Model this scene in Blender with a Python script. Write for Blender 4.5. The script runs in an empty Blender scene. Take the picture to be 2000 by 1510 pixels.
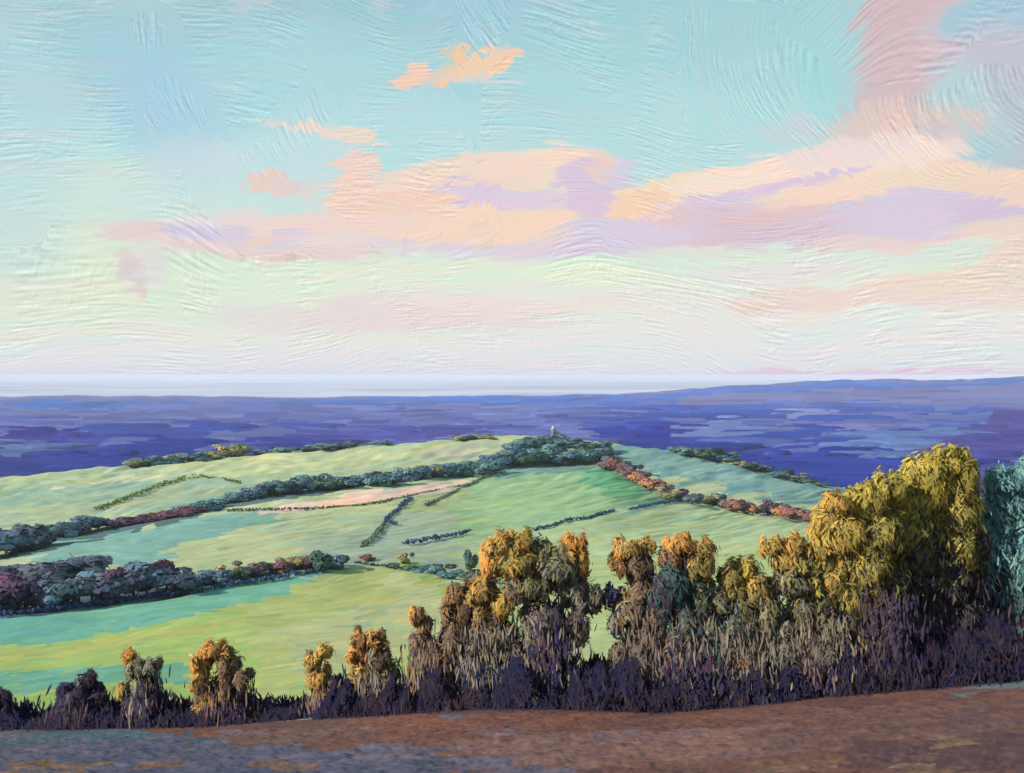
import bpy, math, random
import numpy as np
from math import radians, pi
rng = np.random.default_rng(7)
random.seed(7)
SC = bpy.context.scene
COL = SC.collection

# ------------------------------------------------------------------ view
F = 2145.0          # focal length in photo pixels (photo 2000 x 1510)
E = 733.0           # row of eye level
cam_d = bpy.data.cameras.new('camera')
cam = bpy.data.objects.new('camera', cam_d)
COL.objects.link(cam)
cam.location = (0, 0, 0)
cam.rotation_euler = (radians(90), 0, 0)
cam_d.sensor_width = 36.0
cam_d.lens = 36.0 * F / 2000.0
cam_d.shift_y = -(755.0 - E) / 2000.0
cam_d.clip_start = 0.5
cam_d.clip_end = 200000
SC.camera = cam
SC.view_settings.view_transform = 'Standard'
SC.view_settings.look = 'None'
SC.view_settings.gamma = 1
SC.view_settings.use_curve_mapping = False
EXPO = 0.6
SC.view_settings.exposure = EXPO
SC.cycles.max_bounces = 6
SC.cycles.transparent_max_bounces = 8
SC.cycles.volume_bounces = 1

def lin(c):
    c = np.asarray(c, float) / 255.0
    return np.where(c <= 0.04045, c / 12.92, ((c + 0.055) / 1.055) ** 2.4)

# ------------------------------------------------------------------ sun
SUN_AZ, SUN_EL = radians(-112), radians(29)        # azimuth from +Y, negative = left
sd = bpy.data.lights.new('sun', 'SUN')
sd.energy = 4.8
sd.color = (1.0, 0.90, 0.76)
sd.angle = radians(0.6)
sun = bpy.data.objects.new('sun', sd)
COL.objects.link(sun)
from mathutils import Vector
sv = Vector((math.sin(SUN_AZ) * math.cos(SUN_EL), math.cos(SUN_AZ) * math.cos(SUN_EL), math.sin(SUN_EL)))
sun.rotation_euler = (-sv).to_track_quat('-Z', 'Y').to_euler()

# ------------------------------------------------------------------ sky (world)
SKYK = 2 ** (-EXPO)
world = bpy.data.worlds.new('World')
SC.world = world
world.use_nodes = True
world.cycles.sampling_method = 'MANUAL'
world.cycles.sample_map_resolution = 256
NT = world.node_tree
NT.nodes.clear()

def N(t, **kw):
    n = NT.nodes.new(t)
    for k, v in kw.items():
        setattr(n, k, v)
    return n
def L(a, b):
    NT.links.new(a, b)
def setin(sock, v):
    if hasattr(v, 'is_output') or isinstance(v, bpy.types.NodeSocket):
        NT.links.new(v, sock)
    else:
        sock.default_value = v
def M(op, a, b=None, c=None, clamp=False):
    n = N('ShaderNodeMath', operation=op, use_clamp=clamp)
    setin(n.inputs[0], a)
    if b is not None: setin(n.inputs[1], b)
    if c is not None: setin(n.inputs[2], c)
    return n.outputs[0]
def VM(op, a, b=None, out=0):
    n = N('ShaderNodeVectorMath', operation=op)
    setin(n.inputs[0], a)
    if b is not None: setin(n.inputs[1], b)
    return n.outputs[out]
def comb(x, y, z=0.0):
    n = N('ShaderNodeCombineXYZ')
    setin(n.inputs[0], x); setin(n.inputs[1], y); setin(n.inputs[2], z)
    return n.outputs[0]
def noise(v, s, det=2.0, rough=0.5, col=False, dist=0.0):
    n = N('ShaderNodeTexNoise', noise_dimensions='2D')
    n.inputs['Scale'].default_value = s
    n.inputs['Detail'].default_value = det
    n.inputs['Roughness'].default_value = rough
    n.inputs['Distortion'].default_value = dist
    L(v, n.inputs['Vector'])
    return n.outputs['Color' if col else 'Fac']
def mixc(f, a, b, typ='MIX'):
    n = N('ShaderNodeMix', data_type='RGBA', blend_type=typ)
    setin(n.inputs[0], f); setin(n.inputs[6], a); setin(n.inputs[7], b)
    return n.outputs[2]
def smooth(v, a, b, lo=0.0, hi=1.0):
    n = N('ShaderNodeMapRange', interpolation_type='SMOOTHSTEP')
    setin(n.inputs[0], v)
    for i, q in enumerate((a, b, lo, hi)): n.inputs[i + 1].default_value = q
    return n.outputs[0]
def rgba(c, k=1.0):
    c = np.array(c, float)
    l = lin(c + (np.array([240, 239, 236.]) - c) * np.array([.26, .23, .20])) * k
    return (float(l[0]), float(l[1]), float(l[2]), 1.0)

tc = N('ShaderNodeTexCoord')
sep = N('ShaderNodeSeparateXYZ'); L(tc.outputs['Generated'], sep.inputs[0])
az = M('ARCTAN2', sep.outputs[0], sep.outputs[1])
el = M('ARCSINE', sep.outputs[2])
# unit of the sky map: 100 = one hundredth of the photo's focal length near the middle
P0 = comb(M('MULTIPLY', az, F / 100), M('MULTIPLY', el, F / 100))       # (az, el) in "hundreds of px"
def azel(px, py):
    x, z = (px - 1000) / F, (E - py) / F
    a = math.atan2(x, 1.0); e = math.atan2(z, math.sqrt(1 + x * x))
    return a * F / 100, e * F / 100
# brush direction field
n_low = noise(P0, 0.16, 1.0, col=True)
dirs = VM('SUBTRACT', n_low, (0.5, 0.5, 0.5))
warpA = VM('ADD', P0, VM('MULTIPLY', dirs, (3.2, 3.2, 0)))
rotn = N('ShaderNodeVectorRotate', rotation_type='Z_AXIS'); L(warpA, rotn.inputs['Vector']); rotn.inputs['Angle'].default_value = radians(62)
wmask = smooth(noise(P0, 0.33, 1.0), 0.54, 0.60)
hmask = smooth(sep.outputs[2], 0.10, 0.17)
wmask = M('MULTIPLY', wmask, hmask)
mx = N('ShaderNodeMix', data_type='VECTOR'); L(wmask, mx.inputs[0]); L(warpA, mx.inputs[4]); L(rotn.outputs[0], mx.inputs[5])
flow = mx.outputs[1]
strokeP = VM('MULTIPLY', flow, (0.55, 5.2, 1))
vor = N('ShaderNodeTexVoronoi', feature='F1', voronoi_dimensions='2D'); vor.inputs['Scale'].default_value = 1.0
vor.inputs['Randomness'].default_value = 1.0
L(strokeP, vor.inputs['Vector'])
cellc = vor.outputs['Color']
vor2 = N('ShaderNodeTexVoronoi', feature='F1', voronoi_dimensions='2D'); vor2.inputs['Scale'].default_value = 1.0
L(VM('MULTIPLY', flow, (1.7, 14.0, 1)), vor2.inputs['Vector'])
# look-up position: jittered per brush dab
jit = VM('MULTIPLY', VM('SUBTRACT', cellc, (0.5, 0.5, 0.5)), (0.36, 0.13, 0))
jit2 = VM('MULTIPLY', VM('SUBTRACT', vor2.outputs['Color'], (0.5, 0.5, 0.5)), (0.22, 0.06, 0))
w2 = VM('MULTIPLY', VM('SUBTRACT', noise(P0, 1.3, 3.0, 0.6, col=True), (0.5, 0.5, 0.5)), (0.42, 0.24, 0))
P = VM('ADD', VM('ADD', P0, jit), VM('ADD', jit2, w2))
sp = N('ShaderNodeSeparateXYZ'); L(P, sp.inputs[0])
# vertical gradient
ramp = N('ShaderNodeValToRGB')
stops = [(760, (200, 207, 226)), (728, (216, 219, 229)), (690, (224, 226, 228)), (625, (229, 231, 224)), (560, (222, 234, 219)),
         (490, (207, 229, 218)), (410, (186, 224, 222)), (290, (163, 216, 221)), (130, (148, 205, 216)), (30, (134, 191, 205)), (-300, (110, 165, 195))]
e_lo = azel(1000, 760)[1]; e_hi = azel(1000, -300)[1]
cr = ramp.color_ramp
while len(cr.elements) < len(stops): cr.elements.new(0.5)
for el_, (py, c) in zip(cr.elements, stops):
    el_.position = (azel(1000, py)[1] - e_lo) / (e_hi - e_lo)
for i, (py, c) in enumerate(stops):
    cr.elements[i].color = rgba(c)
L(smooth(sp.outputs[1], e_lo, e_hi), ramp.inputs[0])
ramp.inputs[0].links[0].from_node.interpolation_type = 'LINEAR'
sky = ramp.outputs[0]
BL = [  # cx cy rx ry rot colour opacity softness
 (60, 480, 330, 120, 4, (212, 231, 203), .75, .8), (520, 560, 520, 75, 0, (217, 232, 206), .7, .7),
 (150, 80, 420, 90, 0, (147, 195, 207), .6, .8), (330, 220, 70, 110, 40, (146, 198, 226), .7, .8), (960, 30, 120, 50, 0, (133, 188, 216), .6, .7),
 (20, 300, 90, 170, 0, (170, 212, 225), .6, .8), (1300, 120, 380, 110, 0, (148, 207, 213), .6, .8), (1450, 55, 130, 40, 8, (140, 202, 210), .6, .6),
 (1620, 160, 110, 90, 0, (146, 208, 212), .6, .7), (620, 180, 160, 90, 0, (158, 213, 222), .6, .8), (800, 270, 220, 60, 0, (172, 220, 224), .6, .7),
 (450, 350, 220, 50, 15, (190, 222, 226), .6, .7), (380, 300, 80, 30, 0, (200, 218, 226), .45, .6), (1350, 250, 240, 60, 0, (168, 220, 222), .6, .7),
 (1130, 190, 110, 50, 0, (160, 212, 218), .5, .7), (1480, 300, 150, 30, 0, (170, 218, 220), .5, .6), (1560, 250, 70, 22, 0, (196, 205, 214), .6, .5),
 # upper right clouds
 (1775, 60, 88, 120, 0, (201, 172, 180), 1, .3), (1765, 190, 85, 115, -10, (200, 176, 184), .95, .35), (1850, 90, 55, 70, 0, (198, 187, 196), .8, .4),
 (1935, 35, 85, 42, 0, (142, 190, 213), .95, .25), (1950, 130, 110, 70, 0, (183, 184, 203), .95, .35), (1970, 260, 70, 110, 0, (172, 186, 200), .9, .4),
 (1885, 215, 55, 80, 15, (168, 208, 212), .85, .4), (1900, 290, 60, 50, 0, (160, 200, 210), .8, .4), (1780, 265, 110, 48, 10, (220, 194, 184), .9, .35), (1700, 240, 70, 30, 25, (222, 196, 188), .7, .4),
 (1840, 300, 40, 55, 0, (192, 184, 202), .85, .4), (1720, 290, 120, 26, 4, (236, 206, 198), .8, .4),
 # right long cloud
 (1480, 440, 440, 52, 4, (214, 192, 212), .97, .22), (1800, 415, 260, 62, 2, (211, 197, 220), .95, .22), (1960, 425, 90, 45, -15, (200, 184, 215), .8, .4),
 (1330, 452, 170, 36, 0, (218, 186, 201), .85, .4), (1500, 452, 140, 26, 0, (212, 184, 200), .8, .4), (1560, 405, 130, 22, 10, (224, 186, 188), .85, .35), (1270, 425, 90, 20, 8, (226, 190, 192), .8, .35),
 (1200, 390, 45, 75, -5, (216, 190, 208), .9, .3),
 (1330, 375, 160, 34, 12, (250, 216, 182), 1, .14), (1250, 400, 70, 24, 20, (248, 205, 172), .9, .2), (1520, 340, 190, 34, 7, (249, 222, 203), 1, .16), (1700, 318, 170, 34, 5, (249, 220, 205), 1, .18),
 (1640, 300, 120, 24, 6, (238, 214, 212), .85, .3), (1700, 360, 190, 22, 6, (247, 214, 190), .95, .25), (1900, 350, 130, 20, -6, (243, 212, 186), .95, .25), (1970, 378, 90, 20, -16, (238, 208, 186), .9, .25), (1480, 373, 190, 10, 9, (213, 190, 220), .85, .3), (1590, 350, 110, 6, 9, (212, 188, 222), .7, .3),
 # middle cloud
 (1090, 470, 260, 34, 3, (210, 200, 223), .95, .25), (820, 470, 260, 24, -4, (220, 204, 218), .85, .3),
 (1060, 330, 150, 42, 2, (246, 216, 194), 1, .14), (940, 345, 140, 48, 8, (245, 212, 194), 1, .16), (860, 385, 200, 52, 6, (244, 211, 192), 1, .14), (700, 335, 52, 36, 10, (240, 205, 192), 1, .15),
 (700, 385, 40, 55, 0, (244, 206, 190), .9, .2), (880, 435, 230, 44, -3, (245, 210, 188), 1, .15), (1010, 425, 140, 26, 8, (246, 211, 184), .95, .2), (620, 372, 40, 14, 20, (236, 205, 196), .6, .5), (690, 408, 34, 26, 0, (248, 204, 184), .9, .25),
 (955, 380, 100, 20, -8, (214, 194, 222), .95, .22), (1040, 392, 90, 18, 0, (218, 200, 222), .8, .3), (1150, 365, 55, 60, 0, (212, 190, 217), .95, .2), (1215, 335, 35, 30, 0, (206, 200, 224), .7, .35), (1180, 330, 20, 30, 0, (244, 200, 172), .6, .3),
 (790, 395, 90, 26, 8, (241, 202, 184), .8, .3), (1080, 300, 60, 16, 0, (248, 216, 190), .8, .25),
 # left tail
 (470, 472, 240, 26, -3, (226, 202, 204), .95, .25), (300, 463, 90, 13, 0, (230, 203, 199), .9, .25), (600, 440, 200, 24, 3, (238, 208, 198), .95, .22), (420, 462, 85, 20, 0, (206, 198, 224), .95, .22), (555, 462, 40, 14, 10, (205, 196, 226), .8, .3), (470, 490, 120, 12, -3, (228, 204, 202), .8, .3), (640, 470, 80, 12, -4, (236, 214, 208), .7, .4), (430, 430, 90, 14, 6, (226, 212, 216), .6, .4), (510, 466, 35, 9, 4, (246, 204, 178), .7, .25),
 (530, 357, 50, 21, 0, (235, 200, 190), 1, .12), (572, 362, 26, 12, 0, (226, 200, 198), .8, .25),
 (560, 246, 52, 7, -12, (228, 212, 205), .95, .2), (640, 260, 60, 12, -10, (233, 213, 200), 1, .15), (705, 268, 45, 16, -6, (236, 212, 196), 1, .15),
 (945, 128, 62, 20, 14, (246, 200, 166), 1, .14), (900, 104, 34, 16, 10, (246, 192, 152), 1, .14), (880, 150, 36, 18, 22, (246, 196, 160), 1, .14), (985, 106, 26, 14, 0, (244, 198, 168), .95, .18), (960, 152, 80, 8, 0, (214, 208, 212), .6, .4),
 (795, 156, 42, 13, 12, (243, 198, 172), 1, .18), (822, 136, 20, 8, 20, (243, 200, 176), .95, .25),
 (262, 535, 26, 42, 14, (216, 196, 202), .9, .3), (300, 520, 34, 34, 0, (220, 210, 212), .6, .5),
 # low bands
 (880, 565, 380, 46, 0, (224, 236, 212), .7, .6), (1130, 530, 100, 24, 4, (226, 241, 210), .8, .35), (1400, 500, 180, 14, 0, (216, 236, 214), .7, .5), (850, 612, 260, 36, 0, (229, 211, 213), .9, .25), (560, 625, 120, 24, -3, (226, 214, 216), .7, .4), (900, 590, 200, 14, -3, (236, 216, 208), .7, .4),
 (1200, 600, 380, 34, -3, (228, 226, 220), .6, .6), (1550, 590, 130, 24, 0, (234, 210, 201), .9, .25), (1500, 530, 120, 18, 0, (225, 220, 222), .7, .5), (1740, 480, 140, 17, -3, (233, 207, 200), .85, .3), (1940, 478, 130, 40, 8, (239, 210, 192), .9, .3), (1850, 500, 75, 26, 6, (204, 231, 217), .9, .3), (1840, 525, 110, 12, 0, (217, 236, 208), .7, .4), (1840, 552, 150, 22, 5, (240, 211, 192), .9, .3), (1830, 582, 130, 16, -4, (232, 212, 204), .8, .3), (1990, 520, 50, 60, 0, (234, 210, 196), .8, .4), (1180, 582, 60, 10, 3, (232, 216, 214), .6, .4),
 (1560, 736, 360, 9, 1, (230, 186, 214), .9, .4), (1280, 745, 160, 6, 0, (214, 196, 224), .7, .4),
]
def quad(P_):
    sp_ = N('ShaderNodeSeparateXYZ'); L(P_, sp_.inputs[0])
    x_, y_ = sp_.outputs[0], sp_.outputs[1]
    return comb(M('MULTIPLY', x_, x_), M('MULTIPLY', x_, y_), M('MULTIPLY', y_, y_)), comb(x_, y_, 1.0)
# mottling of the air colour, brushed
up_m = smooth(sep.outputs[2], 0.09, 0.16)
sky = mixc(M('MULTIPLY', smooth(noise(P, 0.8, 3.0, .6), 0.52, 0.70, 0, .42), up_m), sky, rgba((214, 212, 220)))
sky = mixc(M('MULTIPLY', smooth(noise(VM('ADD', P, (31.0, 7.0, 0)), 0.7, 3.0, .6), 0.52, 0.72, 0, .38), up_m), sky, rgba((140, 204, 208)))
QQ, PP = quad(P)
for ib_, (cx, cy, rx, ry, rot, c, op, so) in enumerate(BL):
    if ib_ % 15 == 14:                 # keeps the shader's working memory small
        ma = N('ShaderNodeVectorMath', operation='MULTIPLY_ADD')
        L(sky, ma.inputs[0]); ma.inputs[1].default_value = (1e-6, 1e-6, 0); L(P, ma.inputs[2]); P = ma.outputs[0]
        QQ, PP = quad(P)
    a0, e0 = azel(cx, cy)
    ct, st = math.cos(radians(rot)), math.sin(radians(rot))
    u_ = (ct / (rx / 100), st / (rx / 100)); v_ = (-st / (ry / 100), ct / (ry / 100))
    uc = -(u_[0] * a0 + u_[1] * e0); vc = -(v_[0] * a0 + v_[1] * e0)
    d1 = VM('DOT_PRODUCT', QQ, (u_[0] ** 2 + v_[0] ** 2, 2 * (u_[0] * u_[1] + v_[0] * v_[1]), u_[1] ** 2 + v_[1] ** 2), out=1)
    d2 = VM('DOT_PRODUCT', PP, (2 * (u_[0] * uc + v_[0] * vc), 2 * (u_[1] * uc + v_[1] * vc), uc * uc + vc * vc), out=1)
    m = smooth(M('ADD', d1, d2), (1 + so) ** 2, (1 - so) ** 2, 0, op)
    sky = mixc(m, sky, rgba(c))
# dab tint
vs = N('ShaderNodeSeparateColor'); L(cellc, vs.inputs[0])
tint = mixc(vs.outputs[0], (1.045, .985, .99, 1), (0.95, 1.01, 1.02, 1))
sky = mixc(1.0, sky, tint, 'MULTIPLY')
# bristle relief, its light and dark sides painted in as sky brightness
def bristle(off):
    p = VM('ADD', flow, off)
    a = noise(VM('MULTIPLY', p, (1.1, 15.0, 1)), 1.3, 3.0, 0.65, dist=.3)
    b = noise(VM('MULTIPLY', p, (1.0, 1.0, 1)), 5.0, 3.0, 0.7, dist=1.2)
    return M('ADD', a, M('MULTIPLY', b, 0.5))
rel = M('SUBTRACT', bristle((0, 0, 0)), bristle((0.018, -0.03, 0)))
snl = N('ShaderNodeSeparateColor'); L(n_low, snl.inputs[0])
ramt = smooth(noise(flow, 0.9, 2.0), 0.38, 0.66, 0.10, 0.66)
gain = M('ADD', 1.0, M('MULTIPLY', rel, ramt))
sky = VM('SCALE', sky, None)
NTs = sky.node; L(gain, NTs.inputs[3])
# below the eye level the sky carries on as dull ground light
low = smooth(sep.outputs[2], -0.02, -0.10)
sky = mixc(low, sky, (0.16, 0.18, 0.14, 1))
bg = N('ShaderNodeBackground'); L(sky, bg.inputs[0]); bg.inputs[1].default_value = SKYK
out = N('ShaderNodeOutputWorld'); L(bg.outputs[0], out.inputs[0])

# ------------------------------------------------------------------ helpers
def hash2(ix, iy, s):
    h = (ix.astype(np.int64) * 374761393 + iy.astype(np.int64) * 668265263 + s * 974711) & 0xffffffff
    h = ((h ^ (h >> 13)) * 1274126177) & 0xffffffff
    h = ((h ^ (h >> 16)) * 2246822519) & 0xffffffff
    return ((h ^ (h >> 15)) & 0xffffff) / float(0xffffff)
def vn(x, y, s=0):
    ix, iy = np.floor(x), np.floor(y)
    fx, fy = x - ix, y - iy
    fx = fx * fx * (3 - 2 * fx); fy = fy * fy * (3 - 2 * fy)
    a = hash2(ix, iy, s); b = hash2(ix + 1, iy, s); c = hash2(ix, iy + 1, s); d = hash2(ix + 1, iy + 1, s)
    return (a * (1 - fx) + b * fx) * (1 - fy) + (c * (1 - fx) + d * fx) * fy
def fbm(x, y, s=0, o=3):
    t = 0; a = .5; w = 0
    for i in range(o):
        t = t + a * vn(x * 2 ** i, y * 2 ** i, s + i * 17); w += a; a *= .55
    return t / w

def mesh_obj(name, verts, faces_flat, loop_tot, mat, parent=None, colors=None, smooth_=False, normals=None):
    """verts (n,3); faces_flat: loop vertex indices; loop_tot: verts per face; colors: per-face (m,3)"""
    me = bpy.data.meshes.new(name)
    me.vertices.add(len(verts)); me.vertices.foreach_set('co', np.asarray(verts, np.float32).ravel())
    me.loops.add(len(faces_flat)); me.loops.foreach_set('vertex_index', np.asarray(faces_flat, np.int32))
    lt = np.asarray(loop_tot, np.int32)
    me.polygons.add(len(lt))
    me.polygons.foreach_set('loop_start', np.concatenate([[0], np.cumsum(lt)[:-1]]).astype(np.int32))
    me.polygons.foreach_set('loop_total', lt)
    if smooth_: me.polygons.foreach_set('use_smooth', np.ones(len(lt), bool))
    me.update(calc_edges=True)
    if colors is not None:
        at = me.color_attributes.new('tone', 'FLOAT_COLOR', 'CORNER')
        c = np.repeat(np.asarray(colors, np.float32), lt, axis=0)
        c = np.concatenate([c, np.ones((len(c), 1), np.float32)], 1)
        at.data.foreach_set('color', c.ravel())
    me.materials.append(mat)
    if normals is not None:            # leaves shaded by the lie of their clump
        nn_ = np.repeat(np.asarray(normals, float), lt, axis=0)
        me.polygons.foreach_set('use_smooth', np.ones(len(lt), bool))
        me.normals_split_custom_set(nn_.tolist())
    ob = bpy.data.objects.new(name, me); COL.objects.link(ob)
    if parent is not None: ob.parent = parent
    return ob
def tag(o, label=None, cat=None, group=None, kind=None):
    if label: o['label'] = label
    if cat: o['category'] = cat
    if group: o['group'] = group
    if kind: o['kind'] = kind
    return o
def empty(name, loc):
    o = bpy.data.objects.new(name, None); o.location = loc; COL.objects.link(o); o.empty_display_size = 1
    return o

def mat_attr(name, rough=.9, transl=0.0, spec=0.04, grain=0.0, gscale=1.0, bump=0.0):
    m = bpy.data.materials.new(name); m.use_nodes = True
    nt = m.node_tree; b = nt.nodes['Principled BSDF']
    a = nt.nodes.new('ShaderNodeVertexColor'); a.layer_name = 'tone'
    colr = a.outputs[0]
    if grain:
        tcn = nt.nodes.new('ShaderNodeTexCoord'); nz = nt.nodes.new('ShaderNodeTexNoise')
        nz.inputs['Scale'].default_value = gscale; nz.inputs['Detail'].default_value = 4
        nt.links.new(tcn.outputs['Object'], nz.inputs['Vector'])
        mr = nt.nodes.new('ShaderNodeMapRange'); mr.inputs[1].default_value = .25; mr.inputs[2].default_value = .75
        mr.inputs[3].default_value = 1 - grain; mr.inputs[4].default_value = 1 + grain
        nt.links.new(nz.outputs['Fac'], mr.inputs[0])
        sc = nt.nodes.new('ShaderNodeVectorMath'); sc.operation = 'SCALE'
        nt.links.new(colr, sc.inputs[0]); nt.links.new(mr.outputs[0], sc.inputs[3]); colr = sc.outputs[0]
        if bump:
            bp = nt.nodes.new('ShaderNodeBump'); bp.inputs['Strength'].default_value = bump; bp.inputs['Distance'].default_value = 0.3
            nt.links.new(nz.outputs['Fac'], bp.inputs['Height']); nt.links.new(bp.outputs[0], b.inputs['Normal'])
    nt.links.new(colr, b.inputs['Base Color'])
    b.inputs['Roughness'].default_value = rough
    b.inputs['Specular IOR Level'].default_value = spec
    if transl:
        tr = nt.nodes.new('ShaderNodeBsdfTranslucent'); nt.links.new(colr, tr.inputs[0])
        mxs = nt.nodes.new('ShaderNodeMixShader'); mxs.inputs[0].default_value = transl
        nt.links.new(b.outputs[0], mxs.inputs[1]); nt.links.new(tr.outputs[0], mxs.inputs[2])
        nt.links.new(mxs.outputs[0], nt.nodes['Material Output'].inputs[0])
    return m
M_GROUND = mat_attr('grass_and_soil', .95, spec=0.0, grain=.07, gscale=.35)
M_SOIL = mat_attr('ploughed_soil', .95, grain=.12, gscale=1.3, bump=.5)
M_PLAIN = mat_attr('distant_land', .95, spec=0.0)
M_LEAF = mat_attr('leaves', .85, transl=.35)
M_BARK = mat_attr('bark', .9, grain=.2, gscale=2.0)

# ------------------------------------------------------------------ terrain
CX = np.array([-5400, -600, 0, 200, 400, 600, 800, 950, 1080, 1180, 1290, 1450, 1600, 2000, 2600, 7400.])
def row(xs, ys): return np.interp(CX, xs, ys)
LAY = []   # (distance per column, z per column)
def layer_py(dx, dd, yx, yy):
    d = row(dx, dd); py = row(yx, yy); LAY.append((d, (E - py) / F * d))
LAY.append((np.full(16, 0.5), np.full(16, -2.0)))
layer_py([0, 1], [38, 38], [0, 1], [1510, 1510])
EDGE_X = [-600, 0, 400, 600, 800, 1000, 1300, 1500, 1700, 2000, 2600]
EDGE_Y = [1440, 1428, 1420, 1405, 1392, 1380, 1392, 1374, 1350, 1328, 1310]
layer_py([0, 1], [67, 67], EDGE_X, EDGE_Y)
layer_py([0, 1], [76, 76], EDGE_X, [y - 14 for y in EDGE_Y])
layer_py([0, 1], [100, 100], [-600, 0, 600, 1000, 1500, 2000], [1400, 1384, 1362, 1340, 1325, 1295])
layer_py([0, 1], [180, 180], [-600, 0, 600, 1000, 1500, 2000], [1320, 1298, 1260, 1245, 1220, 1190])
layer_py([0, 350, 700, 950, 2000], [300, 330, 400, 420, 430], [-600, 0, 350, 700, 950, 1300, 1600, 2000], [1235, 1200, 1165, 1112, 1128, 1110, 1090, 1080])
layer_py([0, 200, 400, 600, 800, 950, 1080, 1180, 1290, 1450, 1600, 2000], [520, 560, 620, 700, 800, 900, 950, 950, 850, 800, 760, 740],
         [-600, 0, 200, 400, 600, 800, 950, 1080, 1180, 1290, 1450, 1600, 2000], [1110, 1075, 1038, 1002, 966, 936, 916, 906, 908, 962, 1000, 1022, 1045])
DD_X, DD = [0, 200, 400, 600, 800, 1000, 1080, 1190, 1400, 1600, 2000], [900, 950, 1000, 1030, 1050, 1060, 1060, 1060, 1060, 1050, 1000]
layer_py(DD_X, DD, [-600, 0, 200, 400, 600, 800, 1000, 1080, 1190, 1330, 1420, 1500, 1600, 2000], [965, 932, 915, 897, 878, 864, 853, 853, 868, 880, 898, 922, 950, 985])
LAY.append((np.full(16, 1750.), np.full(16, -160.)))
LAY.append((np.full(16, 6500.), np.full(16, -160.)))
layer_py([0, 1], [9000, 9000], [0, 700, 1200, 1320, 1600, 1800, 2000, 2600], [777, 779, 773, 757, 744, 737, 735, 733.6])
LAY.append((np.full(16, 11000.), row([1200, 1500, 2000], [-165, -120, -60])))
LAY.append((np.full(16, 20000.), np.full(16, -160.)))
LAY.append((np.full(16, 44000.), np.full(16, -160.)))
LD = np.array([l[0] for l in LAY]); LZ = np.array([l[1] for l in LAY])      # (nl, 16)
GX = np.arange(-5400, 7401, 10.0)
def soften(v):
    q = np.interp(GX, CX, v); k = np.hanning(17); k /= k.sum()
    return np.convolve(np.pad(q, 8, mode='edge'), k, 'valid')
GD = [soften(LD[i]) for i in range(len(LAY))]; GZ = [soften(LZ[i]) for i in range(len(LAY))]
def cols(px):
    px = np.asarray(px, float)
    return (np.array([np.interp(px, GX, GD[i]) for i in range(len(LAY))]),
            np.array([np.interp(px, GX, GZ[i]) for i in range(len(LAY))]))
def zcol(px, d):
    """terrain height for matching arrays px, d"""
    ld, lz = cols(px)
    d = np.asarray(d, float); z = lz[0].copy()
    for i in range(len(LAY) - 1):
        t = np.clip((d - ld[i]) / (ld[i + 1] - ld[i]), 0, 1)
        z = np.where(d >= ld[i], lz[i] * (1 - t) + lz[i + 1] * t, z)
    return z
def find_d(px, py, lo=30, hi=1060):
    ds = np.geomspace(lo, hi, 900)
    z = zcol(np.full(900, px), ds); p = E - F * z / ds
    ok = np.where(p <= py)[0]
    return float(ds[ok[0]]) if len(ok) else hi
def at(px, py, d): return np.array([(px - 1000) / F * d, d, (E - py) / F * d])
def foot(px, d): return np.array([(px - 1000) / F * d, d, float(zcol(np.array([px]), np.array([d]))[0])])

def inpoly(x, y, poly):
    r = np.zeros(x.shape, bool); n = len(poly); j = n - 1
    for i in range(n):
        xi, yi = poly[i]; xj, yj = poly[j]
        c = ((yi > y) != (yj > y))
        with np.errstate(divide='ignore', invalid='ignore'):
            r ^= c & (x < (xj - xi) * (y - yi) / (yj - yi + 1e-12) + xi)
        j = i
    return r
def ell(x, y, cx, cy, rx, ry, rot=0):
    c, s = math.cos(radians(rot)), math.sin(radians(rot))
    dx, dy = x - cx, -(y - cy)
    return ((dx * c + dy * s) / rx) ** 2 + ((-dx * s + dy * c) / ry) ** 2 < 1

def dabs(px, py, Ls, Ws, slope, s):
    """streak cells running along the lie of the land; returns cell centre and two random numbers"""
    b = (py + slope * px + 9 * (fbm(px / 170, py / 60, s + 5, 2) - .5) * 2) / Ws
    ib = np.floor(b)
    a = px / Ls + hash2(ib, ib * 0 + 3, s) * 7 + .25 * (vn(px / 14, py / 3, s + 9) - .5)
    ia = np.floor(a)
    r1 = hash2(ia, ib, s + 1); r2 = hash2(ia, ib, s + 2)
    cx = px + (ia + .5 - a) * Ls * .85
    cy = py + (ib + .5 - b) * Ws - slope * (cx - px)
    return cx, cy, r1, r2

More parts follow.
